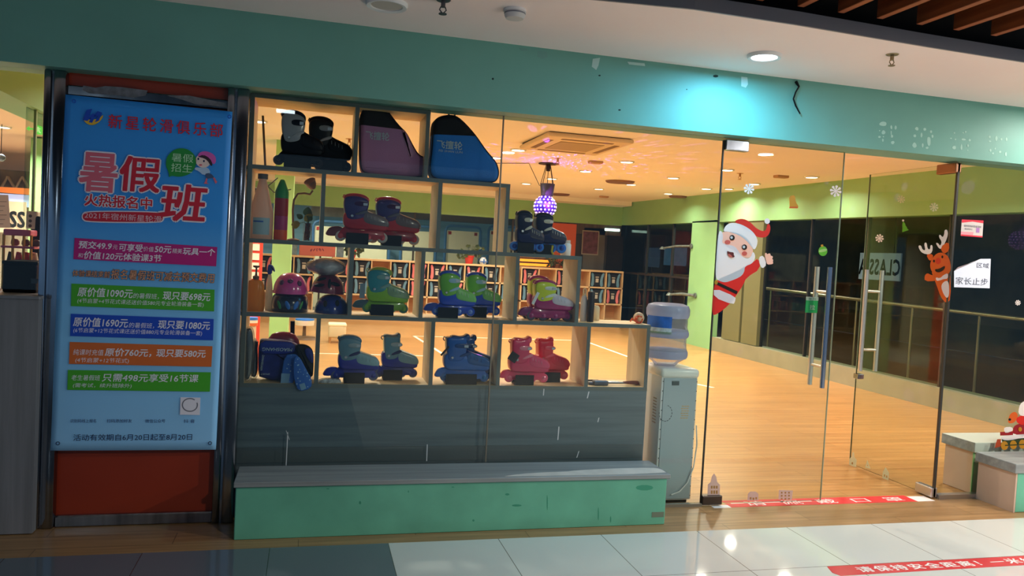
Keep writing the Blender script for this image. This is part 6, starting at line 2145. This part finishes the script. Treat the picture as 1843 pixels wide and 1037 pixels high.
qx = PY(452, 580, yq).x
sw_ = thing('stool', 'small stool with blue, white and orange bands behind the bags in the bottom row', 'stool', (qx, yq, 0))
zq = PY(452, 571, yq).z
rq = abs(PY(464, 580, yq).x - qx)
for k, (c_, n_) in enumerate((((50, 120, 210), 'blue'), ((244, 230, 210), 'white'), ((226, 110, 50), 'orange'))):
    build('band', MB().lathe([(0, zq - .03 * (k + 1)), (rq, zq - .03 * (k + 1)), (rq, zq - .03 * k), (0, zq - .03 * k)], (qx, yq, 0), 24), mat('band_' + n_, c_, .45), sw_, smooth=True)
build('base', MB().lathe([(0, 0), (rq * .9, 0), (rq * .8, zq - .09), (0, zq - .09)], (qx, yq, 0), 24), mat('stool_base', (216, 196, 170), .5), sw_, smooth=True)

# ================================================================== outside the right-hand windows
RAILX = 8.3
rl = thing('handrail', 'steel handrail of the mall gallery outside the right-hand rink windows', 'railing', (RAILX, 5.5, 0))
zr0, zr1 = PX(1385, 520, RAILX).z, PX(1843, 577, RAILX).z
yr0, yr1 = PX(1385, 520, RAILX).y, 1.0
M_rail = mat('rail_brass', (190, 170, 136), .3, metal=.7)
build('rail', MB().tube([(RAILX, yr0 + .2, zr0), (RAILX, yr1, zr1 - .02)], .028, 10), M_rail, rl, smooth=True)
for px, py in ((1388, 523), (1543, 540), (1643, 551), (1764, 562)):
    q = PX(px, py, RAILX)
    build('post', MB().tube([(RAILX, q.y, q.z), (RAILX, q.y, 0)], .018, 8), M_rail, rl, smooth=True)
build('post', MB().tube([(RAILX, 2.3, zr1 - .01), (RAILX, 2.3, 0)], .018, 8), M_rail, rl, smooth=True)
build('glass', MB().box(RAILX - .005, RAILX + .005, yr1, yr0, .05, .95), M_glass2, rl)
sbox('wall_right', mat('dark_gallery_wall', (110, 100, 80), .7, var=.4, vscale=1.2), 13.5, 13.6, -2, 24, 0, 3.4)
sbox('wall_back', MATS['dark_gallery_wall'], XR + .26, 13.5, 20, 20.1, 0, 3.0)
sbox('ceiling', mat('dark_gallery_ceiling', (58, 54, 50), .8), XR + .26, 14, -2, 24, 3.0, 3.05)
# made-up sign standing in for a reversed reflection in the door glass
SX = 10.5
s0_, s1_ = PX(1545, 502, SX), PX(1622, 456, SX)
sg = thing('reflected_sign', 'made-up white sign standing in for a reflection of reversed class lettering', 'sign', (SX, (s0_.y + s1_.y) / 2, s0_.z))
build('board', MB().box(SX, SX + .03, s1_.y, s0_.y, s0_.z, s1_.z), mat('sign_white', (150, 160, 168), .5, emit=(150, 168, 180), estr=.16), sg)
tb = text_mb('CLASS A', .03, 0, 1.1)
# reversed as the reflection shows it: the near end (right in the photo) starts with C
fit_text(tb, lambda u, v: Vector((SX - .003, s1_.y + (s0_.y - s1_.y) * u, s0_.z + (s1_.z - s0_.z) * (.18 + .6 * v))))
build('lettering', tb, mat('sign_ink', (34, 38, 44), .6), sg)
build('hanger', MB().tube([(SX + .015, s1_.y + .2, s0_.z), (SX + .015, s1_.y + .2, 3.0)], .008, 6).tube([(SX + .015, s0_.y - .2, s0_.z), (SX + .015, s0_.y - .2, 3.0)], .008, 6), M_black, sg)
# posters given a blue glow, and arm shapes standing in for pale reflections
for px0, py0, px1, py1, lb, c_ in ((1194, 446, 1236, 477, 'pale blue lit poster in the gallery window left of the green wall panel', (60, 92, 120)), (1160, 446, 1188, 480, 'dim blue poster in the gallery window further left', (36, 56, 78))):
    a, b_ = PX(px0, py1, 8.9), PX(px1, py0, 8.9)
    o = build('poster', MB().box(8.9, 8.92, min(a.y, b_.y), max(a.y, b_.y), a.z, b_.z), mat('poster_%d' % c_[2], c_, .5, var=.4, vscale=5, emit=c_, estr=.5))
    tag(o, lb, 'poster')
    ym_ = (a.y + b_.y) / 2
    build('stand', MB().box(8.9, 8.93, ym_ - .02, ym_ + .02, -.01, a.z), M_black, o)
M_refl = mat('pale_reflection', (112, 120, 114), .35, metal=.3, var=.4, vscale=20)
for (px0, py0), (px1, py1), lb, rr in (((1192, 447), (1243, 443), 'upper pale arm shape standing in for a reflection beside the green wall panel', .022), ((1204, 530), (1250, 532), 'lower pale arm shape standing in for a reflection beside the green wall panel', .028)):
    a = PX(px0, py0, XR - .25)
    b_ = PX(px1, py1, XR - .03)
    t = thing('reflection_arm', lb, 'reflection shape', tuple(b_))
    build('arm', MB().tube([b_, (b_ * .5 + a * .5) + Vector((0, 0, .02)), a], [rr, rr * 1.1, rr * .7], 10), M_refl, t, smooth=True)
    build('head', MB().lathe([(0, -.03), (.06, -.02), (.03, .025), (0, .04)], tuple(a), 14), M_refl, t, smooth=True)
    build('plate', MB().lathe([(0, -.0), (.05, 0), (.05, .02), (0, .02)], tuple(b_), 14, 'X'), M_refl, t, smooth=True)
    t.location = b_

# ================================================================== outside the back windows: mall shops, given a faint glow of their own
YM = 15.5
def mall(nm, px0, py0, px1, py1, Y, m, lb=None, cat=None, th=.05, par=None):
    a, b_ = PY(px0, py1, Y), PY(px1, py0, Y)
    o = build(nm, MB().box(a.x, b_.x, Y, Y + th, max(0, a.z), b_.z), m, par)
    if lb:
        tag(o, lb, cat)
    return o


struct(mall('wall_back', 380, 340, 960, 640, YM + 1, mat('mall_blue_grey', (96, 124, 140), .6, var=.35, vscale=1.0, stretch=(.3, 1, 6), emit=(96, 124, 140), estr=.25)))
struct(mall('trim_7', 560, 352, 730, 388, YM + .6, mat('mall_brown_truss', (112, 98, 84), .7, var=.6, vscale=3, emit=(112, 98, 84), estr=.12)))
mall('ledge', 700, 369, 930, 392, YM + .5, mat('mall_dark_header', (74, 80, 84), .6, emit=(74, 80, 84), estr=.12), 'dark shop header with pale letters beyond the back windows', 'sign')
tx_ = text_mb('GARDEN AVENUE', .02)
a, b_ = PY(730, 376, YM + .48), PY(868, 386, YM + .48)
bpy.data.objects
fit_text(tx_, lambda u, v: Vector((a.x + (b_.x - a.x) * u, YM + .48, a.z + (b_.z - a.z) * u - .06 + .14 * v)))
hdr = [o for o in bpy.data.objects if o.name.startswith('ledge')][0]
hdr.name = 'shop_header'
hb = hdr.location
build('hanger', MB().box(hb.x - 1.2, hb.x - 1.15, YM + .51, YM + .54, hb.z, 3.0).box(hb.x + .8, hb.x + .85, YM + .51, YM + .54, hb.z, 3.0), M_black, hdr)
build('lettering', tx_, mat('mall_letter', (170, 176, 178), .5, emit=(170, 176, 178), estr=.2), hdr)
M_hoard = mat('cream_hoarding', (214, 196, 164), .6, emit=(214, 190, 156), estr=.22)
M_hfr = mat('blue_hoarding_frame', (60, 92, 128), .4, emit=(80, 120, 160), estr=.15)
M_rcor = mat('red_corner', (180, 50, 44), .5)
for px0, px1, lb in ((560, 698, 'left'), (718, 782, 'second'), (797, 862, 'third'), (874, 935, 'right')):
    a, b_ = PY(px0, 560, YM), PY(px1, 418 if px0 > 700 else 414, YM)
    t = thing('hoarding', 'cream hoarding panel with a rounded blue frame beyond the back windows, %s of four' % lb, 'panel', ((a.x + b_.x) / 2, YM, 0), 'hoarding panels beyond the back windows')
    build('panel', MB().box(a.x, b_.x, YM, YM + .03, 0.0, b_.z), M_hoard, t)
    r_ = .12
    xs0, xs1, zt6 = a.x - .03, b_.x + .05, b_.z + .12
    pts = [(xs0, YM - .02, .0), (xs0, YM - .02, zt6 - r_), (xs0 + r_ * .3, YM - .02, zt6 - r_ * .3), (xs0 + r_, YM - .02, zt6), (xs1 - r_, YM - .02, zt6), (xs1 - r_ * .3, YM - .02, zt6 - r_ * .3), (xs1, YM - .02, zt6 - r_), (xs1, YM - .02, 0.0)]
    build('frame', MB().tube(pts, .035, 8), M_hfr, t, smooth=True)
    for x in (a.x + .04, b_.x - .12):
        build('corner_clip', MB().box(x, x + .08, YM - .012, YM, b_.z - .1, b_.z - .02), M_rcor, t)
sbox('ceiling', mat('mall_ceiling_peach', (216, 190, 170), .8), XL - 9, XR, YB + .2, 18, 3.0, 3.05)
downlight(1.5, 14.2, 3.0, .1, 'mall downlight beyond the back windows', M_lens, NEUT, 100)
downlight(-.6, 14.4, 3.0, .1, 'mall downlight beyond the back windows at the far left', M_lens, NEUT, 80)
downlight(8.3, 9.5, 3.0, .08, 'gallery downlight over the handrail outside the right windows', M_lens, NEUT, 95)

# ================================================================== left end: side window, gallery and shop goods
w = thing('window_30', None, None, (XL, 3, 0), kind='structure')
build('glass', MB().box(XL - .05, XL - .042, 1.22, 12.8, 0, 2.28), M_glass2, w)
build('frame', MB().box(XL - .03, XL - .015, 1.30, 1.32, 0, 2.28), mat('pale_green_frame', (150, 176, 130), .5), w)
build('frame', MB().box(XL - .06, XL - .02, 6.0, 6.04, 0, 2.28), MATS['pale_green_frame'], w)
sbox('ceiling', mat('gallery_peach_ceiling', (236, 196, 164), .8), -12, XL - .26, 0.12, 16, 2.72, 2.77)
YG2 = 9.0
struct(mall('wall_left', -420, 318, 130, 620, YG2 + .5, mat('gallery_pale_wall', (196, 184, 160), .7)))
tr_ = mall('truss', -300, 312, 100, 342, YG2, mat('gallery_truss', (76, 66, 52), .7, var=.5, vscale=4), 'dark steel truss band under the gallery ceiling, far left', 'truss', .1)
mb = MB()
for i in range(14):
    a = PY(-90 + i * 13, 318, YG2 - .02)
    b_ = PY(-90 + (i + 1) * 13, 340, YG2 - .02) if i % 2 == 0 else PY(-90 + (i + 1) * 13, 318, YG2 - .02)
    a2_ = PY(-90 + i * 13, 318 if i % 2 == 0 else 340, YG2 - .02)
    mb.tube([a2_, b_], .02, 5)
build('brace', mb, mat('truss_brace', (126, 110, 88), .6), tr_)
o = build('shop_canopy', poly_y(MB(), [(-120, 330), (78, 341), (78, 353), (-120, 336)], YG2 - .2, .04), mat('canopy_orange', (240, 130, 60), .6, emit=(240, 130, 60), estr=.3))  # canopy edge given a glow of its own
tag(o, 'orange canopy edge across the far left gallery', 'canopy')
o = mall('lit_band', -120, 353, 78, 363, YG2 - .15, mat('lit_band_white', (200, 216, 255), .5, emit=(190, 206, 255), estr=.8), 'bluish white light band under the orange canopy at far left', 'lamp', .04)
o.name = 'light_band'
sgn = thing('shop_sign', 'cream sign with heavy black class letters behind the left glass', 'sign', tuple(PY(20, 412, YG2 - .4)))
a, b_ = PY(-60, 415, YG2 - .4), PY(47, 364, YG2 - .4)
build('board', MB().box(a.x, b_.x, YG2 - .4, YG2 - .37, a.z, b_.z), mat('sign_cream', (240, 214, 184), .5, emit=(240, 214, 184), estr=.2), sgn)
T('CLASS', (-44, 391), (45, 396), 30, mat('sign_black', (26, 28, 36), .5), .03, Y=YG2 - .41, parent=sgn)
ca, cb = PY(48, 520, 7.0), PY(74, 520, 7.0)
struct(build('wall_left', MB().box(ca.x, cb.x, 7.0, 7.4, 0, 2.7), M_col, base=False))
es = thing('exit_sign', 'green exit sign with a running figure and an arrow, far left behind the glass', 'exit sign', tuple(PY(70, 241, 5.0)))
a, b_ = PY(61, 241, 5.0), PY(80, 226, 5.0)
M_ex = mat('exit_green', (90, 210, 90), .5, emit=(110, 220, 90), estr=.9)
M_exw = mat('exit_pale', (214, 246, 200), .5, emit=(200, 240, 180), estr=.9)
build('panel', MB().box(a.x, b_.x, 5.0, 5.03, a.z, b_.z), M_ex, es)
build('arrow', MB().prism([(PY(*q, 5.0).x, PY(*q, 5.0).z) for q in ((47, 231.5), (52, 227), (52, 230), (60, 231), (60, 233.5), (52, 232.5), (52, 235.5))], lambda u, v, d: (u, d, v), 5.0, 5.02), M_ex, es)
build('running_figure', MB().prism([(PY(*q, 4.995).x, PY(*q, 4.995).z) for q in ((66, 229), (69, 228), (71, 231), (74, 232), (71, 233), (72, 237), (74, 240), (70, 239), (69, 235), (66, 239), (64, 239), (67, 234), (65, 232))], lambda u, v, d: (u, d, v), 4.99, 4.998), M_exw, es)
build('hanger', MB().tube([((a.x + b_.x) / 2, 5.015, b_.z), ((a.x + b_.x) / 2, 5.015, 2.72)], .008, 6), M_alu, es)
for i, (x, y) in enumerate(((-2.6, 4.2), (-3.6, 6.2), (-3.0, 8.0), (-4.6, 4.6))):
    downlight(x, y, 2.72, .08, 'gallery downlight behind the left glass, %s one from the front' % ORD[i], M_lens, WARM, 110)
gb_ = thing('globe_lamp', 'grey glass globe lamp at the left picture edge behind the glass', 'lamp', tuple(PY(3, 292, 6.0)))
build('globe', MB().sphere(tuple(PY(2, 284, 6.0)), .045, 18, 12), mat('smoke_globe', (90, 104, 124), .1, coat=.5), gb_, smooth=True)
q_ = PY(2, 276, 6.0)
build('cord', MB().tube([q_, (q_.x, q_.y, 2.72)], .004, 5), M_black, gb_, smooth=True)
# goods on the counter
ZC = 1.182
a, b_ = PY(5, 519, .10), PY(70, 519, .10)
bx = thing('cash_box', 'black box standing on the grey counter at the left edge', 'box', ((a.x + b_.x) / 2, .2, ZC))
M_bx = mat('black_box', (9, 9, 11), .6, spec=.12)
ztb = PY(40, 470, .10).z
build('body', MB().box(a.x, b_.x - .01, .09, .33, ZC, ztb - .015, bev=.008, seg=2), M_bx, bx)
build('lid', MB().box(a.x - .004, b_.x - .004, .085, .335, ztb - .018, ztb, bev=.006, seg=2), M_bx, bx)
build('grey_patch', MB().box(a.x + .13, a.x + .17, .0885, .0905, ZC + .05, ZC + .075), mat('box_patch_grey', (70, 72, 78), .4), bx)  # small grey patch on the box front
ty = .42
a, b_ = PY(5, 470, ty), PY(66, 470, ty)
ts = thing('toy_stand', 'pink-roofed yellow toy stand with small packets behind the black box', 'toy', ((a.x + b_.x) / 2, ty, ZC))
M_tp = mat('toy_pink', (236, 130, 176), .4)
M_ty = mat('toy_yellow', (236, 190, 90), .4)
zr_, zm_, zl_ = PY(36, 413, ty).z, PY(36, 443, ty).z, PY(36, 470, ty).z
dx = b_.x - a.x
build('roof', MB().box(a.x + .01, b_.x - .02, ty - .04, ty + .07, zr_ - .035, zr_, bev=.008, seg=2), M_tp, ts)
build('shelf', MB().box(a.x, b_.x, ty - .04, ty + .07, zm_ - .012, zm_, bev=.003), M_tp, ts)
for x in (a.x + .012, a.x + dx * .34, a.x + dx * .66, b_.x - .02):
    build('post', MB().tube([(x, ty - .03, ZC), (x, ty - .03, zr_ - .03)], .007, 8), M_ty, ts, smooth=True)
rng = random.Random(4)
for k, (c_, lb) in enumerate((((60, 56, 58), 'dark'), ((226, 90, 110), 'pink'), ((206, 60, 50), 'red'), ((220, 206, 196), 'white'))):
    x = a.x + .02 + dx * (.0 + k * .235)
    o = build('snack_packet', MB().puff([(x, ZC + .002), (x + dx * .2, ZC + .002), (x + dx * .21, zm_ - .035), (x - .004, zm_ - .03)], .03, .008, ty + .01, 1), mat('packet_' + lb, c_, .3, var=.35, vscale=40), None, smooth=True)
    tag(o, '%s snack packet on the lower level of the pink-roofed toy stand' % lb, 'packet', 'packets on the toy stand')
for k, (c_, lb) in enumerate((((190, 120, 110), 'rosy'), ((120, 84, 70), 'brown'), ((90, 60, 66), 'plum'))):
    x = a.x + .03 + dx * (.02 + k * .32)
    o = build('snack_packet', MB().puff([(x, zm_ + .001), (x + dx * .25, zm_ + .001), (x + dx * .24, zr_ - .055), (x + .004, zr_ - .05)], .03, .008, ty + .01, 1), mat('packet_' + lb, c_, .3, var=.35, vscale=40), None, smooth=True)
    tag(o, '%s snack packet on the upper level of the pink-roofed toy stand' % lb, 'packet', 'packets on the toy stand')
# speaker on a black stand behind the toy stand
ys = .9
a, b_ = PY(46, 412, ys), PY(67, 412, ys)
sk_ = thing('speaker', 'grey box speaker with three drivers above the toy stand', 'speaker', ((a.x + b_.x) / 2, ys, PY(56, 412, ys).z))
z0_, z1_ = PY(56, 412, ys).z, PY(56, 380, ys).z
build('case', MB().box(a.x, b_.x, ys, ys + .12, z0_, z1_, bev=.006), mat('speaker_grey', (224, 220, 212), .4), sk_)
for k in range(3):
    build('driver', MB().lathe([(0, -.002), (.006, -.003), (.009, -.001), (.010, .001)], ((a.x * .62 + b_.x * .38), ys, z0_ + (k + .6) * (z1_ - z0_) / 3.6), 16, 'Y'), mat('speaker_dark', (96, 92, 88), .5), sk_, smooth=True)
sp_ = thing('speaker_stand', 'black pole stand under the grey speaker behind the toy stand', 'stand', ((a.x + b_.x) / 2, ys + .06, 0))
build('pole', MB().tube([((a.x + b_.x) / 2, ys + .06, 0.0), ((a.x + b_.x) / 2, ys + .06, z0_)], .02, 10), M_black, sp_, smooth=True)
build('foot', MB().lathe([(0, 0), (.12, 0), (.12, .015), (0, .02)], ((a.x + b_.x) / 2, ys + .06, 0), 20), M_black, sp_, smooth=True)
dk = PY(68, 392, .75)
cl_ = thing('black_bag', 'black upright bag right of the grey speaker behind the post edge', 'bag', (dk.x, .75, ZC))
cl_.location = (PY(68, 430, .46).x, .46, ZC)
q0, q1 = PY(61, 470, .505), PY(74, 470, .505)
build('body', MB().puff([(q0.x, ZC), (q0.x, PY(66, 393, .505).z), (q0.x + .012, PY(66, 388, .505).z), (q1.x, PY(66, 392, .505).z), (q1.x, ZC)], .02, .006, .507, 1), mat('black_cloth', (16, 15, 18), .8), cl_, smooth=True)
cl_.location.z = ZC
# paper on the left pane
o = build('paper_notice', poly_y(MB(), [(-30, 350), (15, 351), (19, 410), (-30, 410)], -.0006, .001), trans_mat('notice_paper', (236, 222, 214), .6, .7))
tag(o, 'white price notice taped to the left pane at the picture edge', 'notice')
mb = MB()
for k in range(6):
    y = 362 + k * 8
    poly_y(mb, [(-26, y), (12 - (k % 3) * 3, y + .6), (12 - (k % 3) * 3, y + 1.6), (-26, y + 1.0)], -.0018, .0003)
build('printed_line', mb, mat('notice_ink', (150, 130, 130), .6), o)
# ceiling tube lamp of the walkway that mirrors in the glass over the black skates
tl3 = thing('tube_lamp', 'white strip lamp over the walkway facing the skate shelf', 'lamp', (-.42, -3.0, 2.72))
tl3.location = (-.276, -3.09, 2.70)
build('housing', MB().box(-.37, -.18, -3.15, -3.03, 2.715, 2.75, bev=.004), M_white, tl3)
build('lens', MB().box(-.355, -.197, -3.14, -3.04, 2.700, 2.716), mat('strip_lens', (240, 248, 255), .4, emit=(225, 240, 255), estr=26), tl3)
build('hanger', MB().tube([(-.34, -3.09, 2.75), (-.34, -3.09, 3.3)], .004, 6).tube([(-.21, -3.09, 2.75), (-.21, -3.09, 3.3)], .004, 6), M_grey, tl3)
